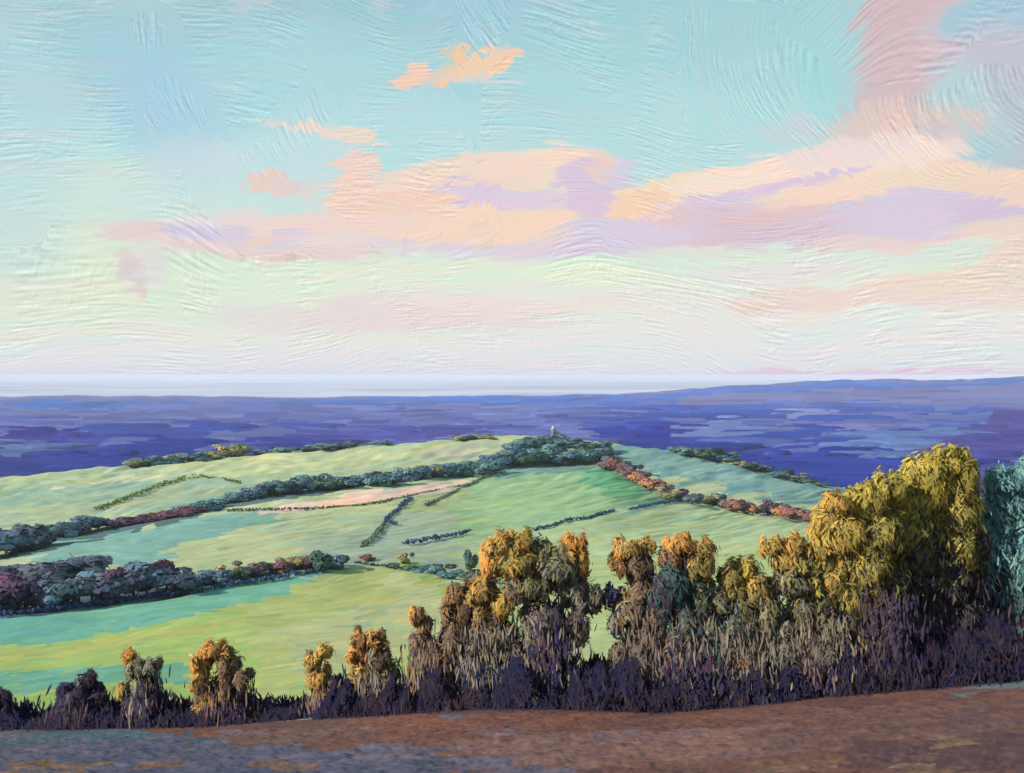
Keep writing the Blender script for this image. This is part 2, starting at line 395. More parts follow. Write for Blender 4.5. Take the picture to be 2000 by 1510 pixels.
HILL = [
 ((176, 197, 150), [(-9000, 2000), (-9000, 0), (9000, 0), (9000, 2000)]),
 ((150, 188, 158), [(-9000, 950), (0, 948), (300, 935), (460, 940), (560, 950), (400, 985), (200, 1010), (0, 1030), (-9000, 1080)]),   # far left meadow
 ((170, 198, 155), [(-9000, 925), (0, 928), (400, 893), (960, 848), (980, 885), (700, 925), (450, 940), (300, 930), (0, 950)]),
 ((184, 204, 150), [(300, 915), (600, 880), (950, 858), (970, 876), (800, 900), (560, 925), (380, 935)]),
 ((205, 212, 165), [(90, 952), (300, 925), (420, 912), (420, 918), (300, 932), (90, 957)]),
 ((193, 196, 158), [(820, 885), (900, 873), (960, 870), (930, 888), (860, 895)]),
 ((166, 190, 150), [(0, 990), (200, 985), (330, 950), (440, 945), (430, 965), (200, 1005), (0, 1035)]),
 ((120, 178, 164), [(60, 1075), (180, 1045), (300, 1030), (430, 1008), (600, 985), (560, 1010), (470, 1035), (350, 1065), (300, 1105), (100, 1110)]),
 ((178, 197, 142), [(320, 1070), (480, 1030), (620, 1000), (900, 950), (960, 930), (960, 1120), (320, 1120)]),
 ((162, 188, 158), [(560, 1060), (740, 1000), (860, 1000), (950, 1010), (950, 1115), (700, 1115), (580, 1090)]),
 ((172, 196, 150), [(500, 1040), (700, 1000), (760, 1010), (640, 1060), (520, 1080)]),
 ((168, 190, 128), [(820, 960), (900, 955), (870, 990), (790, 1005), (760, 1020)]),
 ((227, 200, 180), [(470, 1004), (600, 982), (700, 964), (850, 948), (925, 938), (925, 947), (820, 968), (700, 984), (590, 996)]),
 ((152, 196, 140), [(900, 960), (980, 915), (1100, 905), (1190, 908), (1300, 975), (1300, 1010), (1100, 1040), (900, 1110)]),
 ((118, 168, 152), [(950, 925), (1010, 903), (1180, 903), (1200, 922), (1060, 922), (980, 940)]),
 ((112, 190, 132), [(1140, 915), (1200, 915), (1290, 968), (1290, 978), (1190, 965), (1120, 940)]),
 ((152, 200, 142), [(1000, 940), (1130, 935), (1180, 965), (1100, 990), (960, 1000)]),
 ((174, 204, 150), [(1240, 985), (1300, 975), (1460, 1010), (1640, 1040), (1700, 1120), (1200, 1120), (1150, 1060)]),
 ((168, 194, 140), [(900, 1060), (1160, 1020), (1300, 1000), (1300, 1030), (1100, 1070), (900, 1120)]),
 ((120, 174, 168), [(1170, 868), (1330, 872), (1420, 900), (1500, 922), (1700, 950), (1700, 1010), (1590, 990), (1450, 965), (1300, 935), (1190, 905)]),
 ((140, 190, 175), [(1230, 880), (1350, 900), (1470, 930), (1600, 958), (1600, 972), (1440, 945), (1300, 912)]),
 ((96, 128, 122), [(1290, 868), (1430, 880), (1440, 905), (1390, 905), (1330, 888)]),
 # near slope
 ((162, 196, 106), [(-9000, 1200), (0, 1255), (400, 1198), (560, 1150), (700, 1100), (820, 1110), (960, 1160), (960, 1450), (-9000, 1500)]),
 ((170, 190, 112), [(450, 1180), (700, 1100), (860, 1130), (900, 1200), (820, 1260), (600, 1330), (560, 1420), (470, 1420), (520, 1290)]),
 ((176, 192, 132), [(520, 1240), (800, 1150), (900, 1190), (860, 1260), (640, 1340), (560, 1300)]),
 ((184, 196, 136), [(740, 1120), (900, 1160), (900, 1250), (830, 1260)]),
 ((108, 182, 154), [(-9000, 1300), (-600, 1235), (0, 1202), (350, 1160), (600, 1112), (620, 1130), (530, 1165), (400, 1196), (250, 1225), (60, 1262), (0, 1262), (-9000, 1380)]),
 ((98, 176, 158), [(-9000, 1300), (-600, 1240), (0, 1210), (150, 1195), (150, 1225), (40, 1250), (-9000, 1340)]),
 ((108, 178, 148), [(-9000, 1400), (0, 1313), (200, 1308), (380, 1290), (380, 1335), (220, 1338), (120, 1350), (0, 1372), (-9000, 1460)]),
 ((150, 188, 96), [(-9000, 1480), (0, 1366), (120, 1348), (240, 1342), (400, 1345), (500, 1380), (500, 1440), (-9000, 1600)]),
 ((170, 188, 104), [(-9000, 1340), (0, 1275), (260, 1240), (450, 1205), (450, 1222), (230, 1268), (0, 1300)]),
 ((168, 196, 128), [(960, 1100), (2000, 1050), (9000, 1050), (9000, 1450), (960, 1450)]),
 ((178, 200, 134), [(1080, 1160), (1300, 1150), (1300, 1300), (1080, 1300)]),
 # dark strip at the foot of the lower belt
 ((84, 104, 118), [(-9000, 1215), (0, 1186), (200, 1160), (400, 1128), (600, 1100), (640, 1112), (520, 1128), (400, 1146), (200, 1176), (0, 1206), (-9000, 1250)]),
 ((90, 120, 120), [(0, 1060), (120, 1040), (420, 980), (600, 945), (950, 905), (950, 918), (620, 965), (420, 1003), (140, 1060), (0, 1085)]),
]
def k_alb(c, k): return lin(c) * k
GK = 0.66          # display colour -> surface colour
def hill_color(px, py, d):
    n = px.size
    cx, cy, r1, r2 = dabs(px, py, 75., 6.5, .13, 11)
    wx = cx + 10 * (r1 - .5); wy = cy + 7 * (r2 - .5)
    c = np.zeros((n, 3))
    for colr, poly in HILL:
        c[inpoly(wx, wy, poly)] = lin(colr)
    t = (r1 - .5)
    c = c * (1 + np.stack([t * .16, t * .10, t * .05], 1)) * (1 + (r2 - .5) * .13)[:, None]
    # occasional cooler / warmer dabs
    cool = (hash2(np.floor(cx / 31), np.floor(cy / 4), 77) > .9)
    c[cool] = c[cool] * np.array([.82, .95, 1.12])
    warm = (hash2(np.floor(cx / 37), np.floor(cy / 5), 78) > .93)
    c[warm] = c[warm] * np.array([1.14, 1.0, .8])
    fine = fbm(px / 60, (py + .13 * px) / 1.7, 31, 2) - .5
    c *= (1 + fine * .16)[:, None]
    c = c * .86 + c.mean(1, keepdims=True) * .14
    return c * np.array([.73, .66, .68])
SOILP = [
 ((120, 92, 82), [(-9000, 3000), (-9000, 0), (9000, 0), (9000, 3000)]),
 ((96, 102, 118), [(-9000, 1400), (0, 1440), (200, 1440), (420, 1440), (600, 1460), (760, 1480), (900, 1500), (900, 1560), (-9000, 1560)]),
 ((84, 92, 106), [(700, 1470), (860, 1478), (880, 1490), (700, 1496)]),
 ((118, 98, 92), [(420, 1425), (700, 1405), (760, 1425), (600, 1450), (450, 1455)]),
 ((128, 94, 80), [(650, 1415), (900, 1395), (1150, 1392), (1300, 1405), (1000, 1425), (760, 1440)]),
 ((134, 108, 98), [(900, 1440), (1100, 1430), (1500, 1420), (1500, 1480), (1100, 1500), (900, 1480)]),
 ((118, 94, 86), [(1500, 1400), (2100, 1350), (2100, 1440), (1700, 1470), (1500, 1470)]),
 ((104, 84, 82), [(1650, 1450), (2100, 1420), (2100, 1520), (1700, 1500)]),
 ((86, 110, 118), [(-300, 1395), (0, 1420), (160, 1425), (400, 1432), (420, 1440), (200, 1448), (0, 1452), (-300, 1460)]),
 ((112, 134, 132), [(1820, 1335), (2100, 1315), (2100, 1345), (1830, 1352)]),
]
def soil_color(px, py, d):
    cx, cy, r1, r2 = dabs(px, py, 95., 7., .05, 41)
    wx = cx + 50 * (r1 - .5); wy = cy + 12 * (r2 - .5)
    c = np.zeros((px.size, 3))
    for colr, poly in SOILP: c[inpoly(wx, wy, poly)] = lin(colr)
    t = r1 - .5
    c = c * (1 + np.stack([t * .22, t * .12, -t * .1], 1)) * (1 + (r2 - .5) * .22)[:, None]
    oc = (fbm(wx / 130, wy / 22, 55, 2) > .63) & (wy > 1488 - 50 * (px > 1700))
    c[oc] = lin((132, 110, 90)) * (.85 + .3 * r1[oc])[:, None]
    bl = (fbm(wx / 90, wy / 15, 58, 2) > .70) & (wx < 1300)
    c[bl] = lin((112, 110, 120)) * (.8 + .3 * r2[bl])[:, None]
    fine = fbm(px / 40, (py + .1 * px) / 2.2, 33, 3) - .5
    c *= (1 + fine * .28)[:, None]
    return c * np.array([.62, .55, .61])
def plain_color(px, py, d):
    cx, cy, r1, r2 = dabs(px, py, 80., 4.6, .015, 71)
    cy = cy + 9 * (r2 - .5)
    base = np.zeros((px.size, 3))
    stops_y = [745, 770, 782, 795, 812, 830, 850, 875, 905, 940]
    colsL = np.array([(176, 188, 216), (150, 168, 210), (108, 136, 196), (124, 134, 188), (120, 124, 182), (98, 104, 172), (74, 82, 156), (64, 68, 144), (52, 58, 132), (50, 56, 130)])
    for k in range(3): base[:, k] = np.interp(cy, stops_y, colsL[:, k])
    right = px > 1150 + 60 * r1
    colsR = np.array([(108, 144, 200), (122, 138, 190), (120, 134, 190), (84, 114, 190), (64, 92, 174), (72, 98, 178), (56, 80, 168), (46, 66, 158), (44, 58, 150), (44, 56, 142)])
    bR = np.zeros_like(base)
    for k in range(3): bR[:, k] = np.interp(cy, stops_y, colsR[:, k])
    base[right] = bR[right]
    base = np.where((cy > 820)[:, None] & (hash2(np.floor(cx / 140), np.floor(cy / 9), 5) > .8)[:, None] & (px < 1150)[:, None], base * .72 + np.array([92, 64, 120]) * .28, base)
    lav = (fbm(cx / 85, cy / 8, 61, 2) > .54) & (cy < 885)
    base[lav] = base[lav] * .35 + np.array([156, 152, 188]) * .65
    pk = (fbm(cx / 80, cy / 6, 66, 2) > .63) & (cy < 880)
    base[pk] = base[pk] * .4 + np.array([170, 146, 178]) * .6
    P_ = [((150, 156, 190), [(1300, 832), (1420, 826), (1500, 836), (1500, 848), (1380, 856), (1300, 846)]),
          ((156, 160, 190), [(1520, 812), (1640, 800), (1680, 810), (1560, 820)]),
          ((70, 84, 164), [(180, 834), (560, 832), (560, 846), (400, 858), (180, 856)]),
          ((128, 128, 172), [(0, 806), (420, 800), (440, 826), (200, 832), (0, 822)]),
          ((136, 132, 176), [(400, 846), (560, 838), (570, 868), (440, 872)]),
          ((84, 132, 196), [(0, 782), (250, 784), (260, 800), (0, 798)]),
          ((92, 134, 204), [(560, 778), (1300, 772), (1500, 752), (2100, 738), (2100, 746), (1500, 766), (1200, 790), (560, 790)]),
          ((150, 140, 176), [(1300, 776), (1650, 764), (1650, 776), (1400, 792), (1300, 788)]),
          ((58, 56, 144), [(480, 850), (600, 846), (620, 866), (520, 876), (480, 872)]),
          ((64, 56, 146), [(0, 836), (180, 840), (180, 862), (0, 858)]),
          ((36, 52, 150), [(1150, 838), (1330, 842), (1340, 866), (1160, 860)]),
          ((158, 150, 182), [(680, 790), (860, 792), (860, 806), (680, 806)]),
          ((146, 140, 180), [(1600, 768), (1850, 750), (2300, 745), (2300, 790), (1850, 796), (1620, 786)]),
          ((122, 150, 184), [(1620, 868), (1760, 845), (1950, 828), (1950, 838), (1850, 862), (1700, 880)]),
          ((126, 148, 180), [(1700, 880), (1830, 868), (1800, 900), (1700, 905)]),
          ((138, 146, 184), [(0, 862), (70, 866), (90, 886), (0, 890)]),
          ((92, 72, 146), [(1830, 880), (1960, 800), (2300, 790), (2300, 960), (1850, 950)]),
          ((84, 60, 140), [(1540, 905), (1640, 908), (1620, 935), (1540, 925)]),
          ((44, 54, 140), [(100, 905), (300, 850), (420, 870), (380, 890), (180, 925)]),
          ((46, 60, 148), [(1200, 850), (1500, 880), (1700, 910), (1700, 960), (1450, 930), (1180, 880)]),
          ((58, 84, 170), [(620, 838), (800, 832), (800, 846), (620, 850)]),
          ((100, 88, 164), [(600, 850), (900, 835), (900, 858), (600, 868)])]
    for colr, poly in P_:
        base[inpoly(cx + 30 * (r1 - .5), cy, poly)] = colr
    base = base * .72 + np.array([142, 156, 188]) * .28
    far = d > 9600
    c = lin(base)
    t = r1 - .5
    c = c * (1 + np.stack([t * .3, t * .2, t * .1], 1)) * (1 + (r2 - .5) * .3)[:, None]
    
    # haze volume gives part of the blue, the rest is haze painted onto the land
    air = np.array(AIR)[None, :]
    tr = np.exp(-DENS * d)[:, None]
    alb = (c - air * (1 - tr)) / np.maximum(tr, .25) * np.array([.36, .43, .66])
    alb[far] = (np.array([[.34, .36, .43]]) * (.7 + .75 * fbm(px / 260, np.log(d) * 16, 83, 2))[:, None])[far]  # farthest land painted pale, so it fades into the sky like haze
    return np.clip(alb, .006, .6)
DENS = 3.6e-5
AIR = (.44, .52, .72)

dr = [0.5, 3, 8, 14, 20, 26, 30] + list(np.linspace(33, 66.9, 110)) + [67.0]
pys = np.concatenate([np.linspace(1.0, 0, 420)])
def rows_between(d0, d1, n):   # equal steps of 1/d
    return list(1 / np.linspace(1 / d0, 1 / d1, n + 1))[1:]
dr_hill = [67.0] + rows_between(67, 180, 120) + rows_between(180, 330, 110) + rows_between(330, 1065, 330)
dr_plain = [1065.0] + list(np.linspace(1100, 1700, 14)) + rows_between(1700, 9000, 190) + rows_between(9000, 44000, 24)
px_mid = list(np.arange(-60, 2061, 3.0))
px_near = list(np.linspace(-5400, -700, 10)) + list(np.arange(-600, -61, 30)) + px_mid + list(np.arange(2090, 2700, 30)) + list(np.linspace(2800, 7400, 10))
px_far = list(np.arange(-900, -61, 35)) + px_mid + list(np.arange(2090, 2900, 35))

def sheet(name, pxs, drs, colf, mat, relief, kind_label=None):
    PX, D = np.meshgrid(np.array(pxs), np.array(drs))
    sh = PX.shape
    px, d = PX.ravel(), D.ravel()
    z = zcol(px, d)
    py = E - F * z / d
    c = colf(px, py, d)
    if relief:
        z = z + relief(px, py, d)
    v = np.stack([(px - 1000) / F * d, d, z], 1)
    idx = np.arange(len(px)).reshape(sh)
    q = np.stack([idx[:-1, :-1], idx[:-1, 1:], idx[1:, 1:], idx[1:, :-1]], -1).reshape(-1, 4)
    me = bpy.data.meshes.new(name)
    me.vertices.add(len(v)); me.vertices.foreach_set('co', v.astype(np.float32).ravel())
    me.loops.add(q.size); me.loops.foreach_set('vertex_index', q.astype(np.int32).ravel())
    me.polygons.add(len(q)); me.polygons.foreach_set('loop_start', np.arange(0, q.size, 4, dtype=np.int32))
    me.polygons.foreach_set('loop_total', np.full(len(q), 4, np.int32))
    me.polygons.foreach_set('use_smooth', np.ones(len(q), bool))
    me.update(calc_edges=True)
    a = me.color_attributes.new('tone', 'FLOAT_COLOR', 'POINT')
    a.data.foreach_set('color', np.concatenate([c, np.ones((len(c), 1))], 1).astype(np.float32).ravel())
    me.materials.append(mat)
    o = bpy.data.objects.new(name, me); COL.objects.link(o)
    tag(o, kind='structure')
    return o
def hill_relief(px, py, d):
    edge = np.clip((d - 67) / 12, 0, 1)
    wl = d * d / (F * 60)                 # metres of ground per px of its own lie, near enough
    q = py + .13 * px + 12 * (fbm(px / 170, py / 60, 16, 2) - .5) * 2
    h = fbm(px / 80, q / 6.0, 21, 2) + .5 * fbm(px / 25, q / 2.6, 22, 1)
    return (h - .7) * np.minimum(wl, 14) * .55 * edge + (fbm(px / 200, d / 60, 3, 2) - .5) * np.minimum(d / 150, 2.5) * edge
def soil_relief(px, py, d):
    fall = np.clip((67 - d) / 6, 0, 1)
    x = (px - 1000) / F * d
    return (fbm(x * 1.2, d * 3.4 + x * .5, 4, 3) - .5) * .34 * fall
sheet('ploughed_field', px_near, dr, soil_color, M_SOIL, soil_relief)
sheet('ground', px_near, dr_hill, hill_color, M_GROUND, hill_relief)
def plain_relief(px, py, d):
    f = np.clip((d - 1800) / 500, 0, 1) * np.clip((9000 - d) / 1500, 0, 1)
    return (fbm(px / 120, np.log(d) * 14, 9, 2) - .5) * 14 * f + (fbm(px / 75, d * 0 + 2, 19, 3) - .5) * 42 * np.clip(1 - np.abs(d - 9000) / 1500, 0, 1)
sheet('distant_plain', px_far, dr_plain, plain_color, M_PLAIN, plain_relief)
# the hilltop behind the camera
v = [(-900, .5, -2.0), (900, .5, -2.0), (900, -400, -3), (-900, -400, -3)]
o = mesh_obj('hilltop_ground', v, [0, 3, 2, 1], [4], M_SOIL, colors=[lin((120, 100, 85)) * .7]); tag(o, kind='structure')

# ------------------------------------------------------------------ foliage
def dab_mesh(C, A, W, colr, fold=.25, N_=None):
    """leaf sprays: C centres, A half-length vectors, W half-width vectors -> six-cornered bent faces"""
    n = len(C)
    if N_ is not None:
        W = np.where((np.einsum('ij,ij->i', np.cross(A, W), N_) > 0)[:, None], -W, W)   # winding below runs -A,+W,+A
    nrm = np.cross(A, W); nrm /= (np.linalg.norm(nrm, axis=1, keepdims=True) + 1e-9)
    wl = np.linalg.norm(W, axis=1, keepdims=True)
    k = rng.uniform(.6, 1.1, (n, 4, 1))
    bend = nrm * wl * fold
    v = np.stack([C - A, C - A * .45 + W * k[:, 0] + bend, C + A * .5 + W * k[:, 1] * .8 + bend, C + A, C + A * .4 - W * k[:, 2] - bend, C - A * .5 - W * k[:, 3] * .8 - bend], 1).reshape(-1, 3)
    return v, np.arange(n * 6), np.full(n, 6), colr
def pickn(pal, px_, py_, seed, jitter=.07, sx=11., sy=42.):
    """colour by spray: neighbouring leaves share a tone, in upright strokes"""
    pal_ = np.array([lin(c) for c in pal])
    t = fbm(px_ / sx + .25 * vn(px_ / 9, py_ / 9, seed) , py_ / sy, seed, 2)
    t = np.clip((t - .22) / .56, 0, .999)
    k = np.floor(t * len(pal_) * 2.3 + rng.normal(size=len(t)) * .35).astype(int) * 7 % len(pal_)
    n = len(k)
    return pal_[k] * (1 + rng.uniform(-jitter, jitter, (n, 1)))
def randdir(n, up=0.0, spread=1.0):
    a = rng.normal(size=(n, 3)) * spread
    a[:, 2] += up
    return a / np.linalg.norm(a, axis=1, keepdims=True)
def pick(pal, n, jitter=.16):
    pal = np.array([lin(c) for c in pal])
    c = pal[rng.integers(0, len(pal), n)]
    return c * (1 + rng.uniform(-jitter, jitter, (n, 1))) * (1 + rng.uniform(-jitter * .4, jitter * .4, (n, 3)))
def tube_tree(segs, sides=7):
    """segs: list of polylines [(xyz, r)...] -> verts, faces"""
    V, Fc = [], []
    for pl in segs:
        base = len(V); m = len(pl)
        for i, (p, r) in enumerate(pl):
            p = np.array(p); q = np.array(pl[min(i + 1, m - 1)][0]) - np.array(pl[max(i - 1, 0)][0])
            q = q / (np.linalg.norm(q) + 1e-9)
            a = np.cross(q, [0, 1, .01]); a /= np.linalg.norm(a) + 1e-9
            b = np.cross(q, a)
            for s in range(sides):
                t = 2 * pi * s / sides
                V.append(p + r * (math.cos(t) * a + math.sin(t) * b) * (1 + .12 * math.sin(3 * t + i)))
        for i in range(m - 1):
            for s in range(sides):
                s2 = (s + 1) % sides
                Fc.append((base + i * sides + s, base + i * sides + s2, base + (i + 1) * sides + s2, base + (i + 1) * sides + s))
        Fc.append(tuple(base + (m - 1) * sides + s for s in range(sides)))
    return np.array(V), Fc
def limb(p0, p1, r0, r1, n=5, wob=.12):
    p0, p1 = np.array(p0, float), np.array(p1, float)
    Ln = np.linalg.norm(p1 - p0); out = []
    off = rng.normal(size=3) * wob * Ln * .5
    for i in range(n + 1):
        t = i / n
        p = p0 * (1 - t) + p1 * t + off * math.sin(pi * t) + rng.normal(size=3) * wob * Ln * .08 * (0 < i < n)
        out.append((p, r0 * (1 - t) + r1 * t))
    return out

G = [(182, 148, 78), (164, 138, 78), (142, 126, 78), (186, 144, 74), (120, 114, 80), (150, 132, 76)]
ORG = [(194, 142, 72), (172, 130, 74), (196, 152, 92), (146, 118, 80)]
MUS = [(166, 150, 72), (150, 138, 70), (174, 156, 78), (128, 122, 72), (156, 136, 72)]
OLV = [(116, 112, 74), (98, 98, 72), (128, 118, 70), (86, 84, 70)]
BRN = [(130, 106, 78), (112, 92, 72), (142, 108, 66), (98, 84, 76)]
GRY = [(128, 124, 106), (112, 112, 104), (140, 134, 110), (104, 98, 100)]
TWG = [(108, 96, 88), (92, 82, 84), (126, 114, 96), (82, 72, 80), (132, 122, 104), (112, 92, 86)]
TWD = [(66, 56, 68), (54, 46, 64), (78, 68, 74), (88, 78, 76), (58, 50, 62)]  # dark twigs and leaves, with the shade under crowns painted in
DRK = [(58, 50, 74), (50, 46, 70), (66, 52, 70), (46, 46, 78), (74, 58, 66)]  # dark bushes, and shade painted in at the foot of the row
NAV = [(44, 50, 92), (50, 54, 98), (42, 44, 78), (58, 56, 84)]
TEA = [(58, 82, 88), (66, 88, 88), (50, 68, 82), (74, 84, 78)]
BGR = [(108, 148, 150), (84, 124, 132), (116, 152, 150), (78, 110, 118), (108, 140, 134)]
FK = 1.28

def fg_tree(name, label, cat, base, d, blobs, stems, twigs, group=None, trunk_c=(74, 60, 70), dab=.18, leafdens=1.0, trunk_r=.16):
    """blobs: (px, py, rx, ry, palette, [density]); stems: polylines in photo px (trunk and limbs); twigs: (x0, x1, ytop, ybot, palette, n)"""
    fx = foot(base[0], d)
    root = empty(name, fx); tag(root, label, cat, group)
    o3 = fx
    # trunk and limbs
    segs = []
    for pl in stems:
        r0 = pl[0] if isinstance(pl[0], (int, float)) else trunk_r
        pts = pl[1:] if isinstance(pl[0], (int, float)) else pl
        dy = rng.uniform(-.8, .8)
        P3 = [at(x, y, d + dy * i / max(1, len(pts) - 1)) - o3 for i, (x, y) in enumerate(pts)]
        if pl is stems[0]: P3[0][2] = -.25
        out_ = []
        m = len(P3)
        for i in range(m - 1):
            r_a = r0 * (1 - .8 * i / (m - 1)); r_b = r0 * (1 - .8 * (i + 1) / (m - 1))
            l_ = limb(P3[i], P3[i + 1], r_a, r_b, 4, .10)
            out_ += l_ if i == 0 else l_[1:]
        segs.append(out_)
    main = segs[0]
    for b in blobs:                                    # a limb into every clump
        tgt = at(b[0], b[1], d) - o3
        st = main[min(len(main) - 1, int(len(main) * rng.uniform(.35, .8)))]
        segs.append(limb(st[0], tgt + np.array([0, rng.uniform(-.5, .5), 0]), max(.03, st[1] * .5), .018, 5, .16))
        for k in range(3):
            e = tgt + rng.normal(size=3) * np.array([b[2], b[2], b[3]]) / F * d * .5
            segs.append(limb(tgt * .75 + st[0] * .25, e, .03, .01, 3, .15))
    V, Fc = tube_tree(segs, 6)
    cc = pick([trunk_c, tuple(int(x * .8) for x in trunk_c)], len(Fc), .1) * FK
    mesh_obj('trunk', V, [i for f in Fc for i in f], [len(f) for f in Fc], M_BARK, root, cc, True)
    # crown; lower clumps take darker palettes with shade painted in
    Cs, As, Ws, Ns, cs = [], [], [], [], []
    for b in blobs:
        x, y, rx, ry, pal = b[:5]; dens = b[5] if len(b) > 5 else 1.0
        big = math.sqrt(rx * ry)
        nsub = 8 if big > 26 else 5
        for k in range(nsub):
            an = 2 * pi * (k + rng.uniform(0, .9)) / nsub
            off = 0.0 if k == 0 else rng.uniform(.4, .9)
            sx_, sy_ = x + math.cos(an) * rx * off, y + math.sin(an) * ry * off * (.75 if k else 1)
            f1 = .74 if k == 0 else 1.0
            ax, ay = (rx * f1, ry * f1) if k == 0 else (big * rng.uniform(.18, .36), big * rng.uniform(.45, .85))
            n = int(ax * ay * 1.6 * dens * leafdens) + 24
            R = np.array([ax, (ax + ay) * .5, ay]) / F * d
            q = rng.normal(size=(n, 3)); q /= np.linalg.norm(q, axis=1, keepdims=True)
            q[:, 1] = np.where(rng.uniform(size=n) < .3, -np.abs(q[:, 1]), q[:, 1])
            rad = .86 + .21 * rng.normal(size=(n, 1)) - .2 * rng.uniform(0, 1, (n, 1)) ** 2 + (rng.uniform(size=(n, 1)) > .90) * rng.uniform(.05, .5, (n, 1))
            lump = 1 + .6 * (fbm(q[:, 0] * 3.2 + x + k * 3, q[:, 2] * 2.6 + y, int(x) + k, 2)[:, None] - .5) * 2
            cpos = at(sx_, sy_, d) - o3 + q * rad * R * lump + np.array([0, math.sin(an * 3 + x) * .5, 0])
            nn = q + randdir(n) * .28 + np.array([0, 0, .18])
            up_ = np.array([.25 * math.sin(x + k), 0, 1.0]) + randdir(n) * .7
            a = up_ - nn * np.einsum('ij,ij->i', up_, nn)[:, None] / np.einsum('ij,ij->i', nn, nn)[:, None]
            a /= np.linalg.norm(a, axis=1, keepdims=True) + 1e-9
            w = np.cross(a, nn); w /= np.linalg.norm(w, axis=1, keepdims=True) + 1e-9
            s = rng.uniform(.5, 1.3, (n, 1)) * dab
            qq = cpos + o3
            Cs.append(cpos); As.append(a * s * 1.75); Ws.append(w * s * .38); qb = (cpos + o3 - at(x, y, d)) / (np.array([rx, rx, ry]) / F * d); Ns.append(qb * .75 + q * .3 + np.array([0, -.35, .25]) + randdir(n) * .08)
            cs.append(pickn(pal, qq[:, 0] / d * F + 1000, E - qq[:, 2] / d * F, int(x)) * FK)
    C = np.concatenate(Cs); A = np.concatenate(As); W = np.concatenate(Ws); c = np.concatenate(cs); Nn = np.concatenate(Ns)
    v_, f_, l_, c_ = dab_mesh(C, A, W, c, N_=Nn)
    mesh_obj('crown', v_, f_, l_, M_LEAF, root, c_, normals=Nn)
    # twigs: upright bare shoots of the lower storey; the dark ones paint in shade
    if twigs:
        Cs, As, Ws, Ns, cs = [], [], [], [], []
        for (x0, x1, yt, yb, pal, n) in twigs:
            n = int(n * (4.0 if pal in (DRK, NAV) else 2.4))
            yt = yt + 8; yb = yb - 8
            x = rng.normal((x0 + x1) / 2, (x1 - x0) * .25, n); y = yt + (yb - yt) * rng.beta(1.6, 1.1, n)
            dd = d + rng.normal(size=n) * .9
            zz = (E - y) / F * d
            cpos = np.stack([(x - 1000) / F * d, dd, zz], 1) - o3
            a = randdir(n, up=3.0, spread=.5)
            w = np.cross(a, np.array([-.4, -1, .1]) + randdir(n) * .3)
            w /= np.linalg.norm(w, axis=1, keepdims=True) + 1e-9
            s = rng.uniform(.2, .62, (n, 1))
            Cs.append(cpos); As.append(a * s); Ws.append(w * rng.uniform(.02, .07, (n, 1)) * (1.9 if pal in (DRK, NAV) else 1)); Ns.append(np.array([-.35, -1, .4]) + randdir(n) * .12)
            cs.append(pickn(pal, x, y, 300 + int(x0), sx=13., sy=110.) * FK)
        Nn = np.concatenate(Ns)
        v_, f_, l_, c_ = dab_mesh(np.concatenate(Cs), np.concatenate(As), np.concatenate(Ws), np.concatenate(cs), .1, N_=Nn)
        mesh_obj('twigs', v_, f_, l_, M_LEAF, root, c_, normals=Nn)
    return root

RG = 'trees in the row along the ploughed field'
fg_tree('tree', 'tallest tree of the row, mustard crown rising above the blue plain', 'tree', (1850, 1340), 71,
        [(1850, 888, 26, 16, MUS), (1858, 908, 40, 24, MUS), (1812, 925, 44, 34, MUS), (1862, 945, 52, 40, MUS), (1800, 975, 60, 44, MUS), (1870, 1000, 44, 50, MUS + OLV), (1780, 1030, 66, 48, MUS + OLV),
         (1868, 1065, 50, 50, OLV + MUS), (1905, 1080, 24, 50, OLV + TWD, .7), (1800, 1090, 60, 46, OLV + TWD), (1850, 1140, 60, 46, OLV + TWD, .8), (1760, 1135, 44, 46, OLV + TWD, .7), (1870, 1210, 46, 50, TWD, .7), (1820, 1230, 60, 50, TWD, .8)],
        [(.26, (1850, 1345), (1840, 1200), (1850, 1080), (1850, 930)), (.14, (1842, 1230), (1800, 1120), (1780, 1000)), (.12, (1845, 1180), (1880, 1090), (1870, 980))],
        [(1755, 1920, 1110, 1340, TWD, 1500), (1770, 1900, 1200, 1345, DRK, 700)], RG, trunk_c=(58, 46, 60))
fg_tree('tree', 'broad mustard tree sloping down to the left from the tallest tree of the row', 'tree', (1715, 1350), 69,
        [(1728, 962, 44, 26, MUS), (1690, 985, 50, 34, MUS), (1632, 985, 34, 24, G), (1612, 1020, 28, 34, G + MUS), (1650, 1040, 54, 44, MUS + G), (1720, 1045, 44, 44, MUS + OLV), (1640, 1090, 32, 36, G),
         (1700, 1105, 50, 44, OLV + MUS), (1735, 1160, 40, 50, TWD + OLV, .8), (1690, 1165, 40, 40, OLV + BRN, .8), (1730, 1230, 50, 50, TWD, .8), (1690, 1250, 40, 40, TWD + BRN, .7)],
        [(.22, (1715, 1355), (1712, 1200), (1700, 1100), (1690, 985)), (.12, (1712, 1220), (1670, 1120), (1630, 1030))],
        [(1640, 1770, 1130, 1350, TWD, 1200), (1690, 1780, 1150, 1350, DRK, 700)], RG, trunk_c=(58, 46, 60))
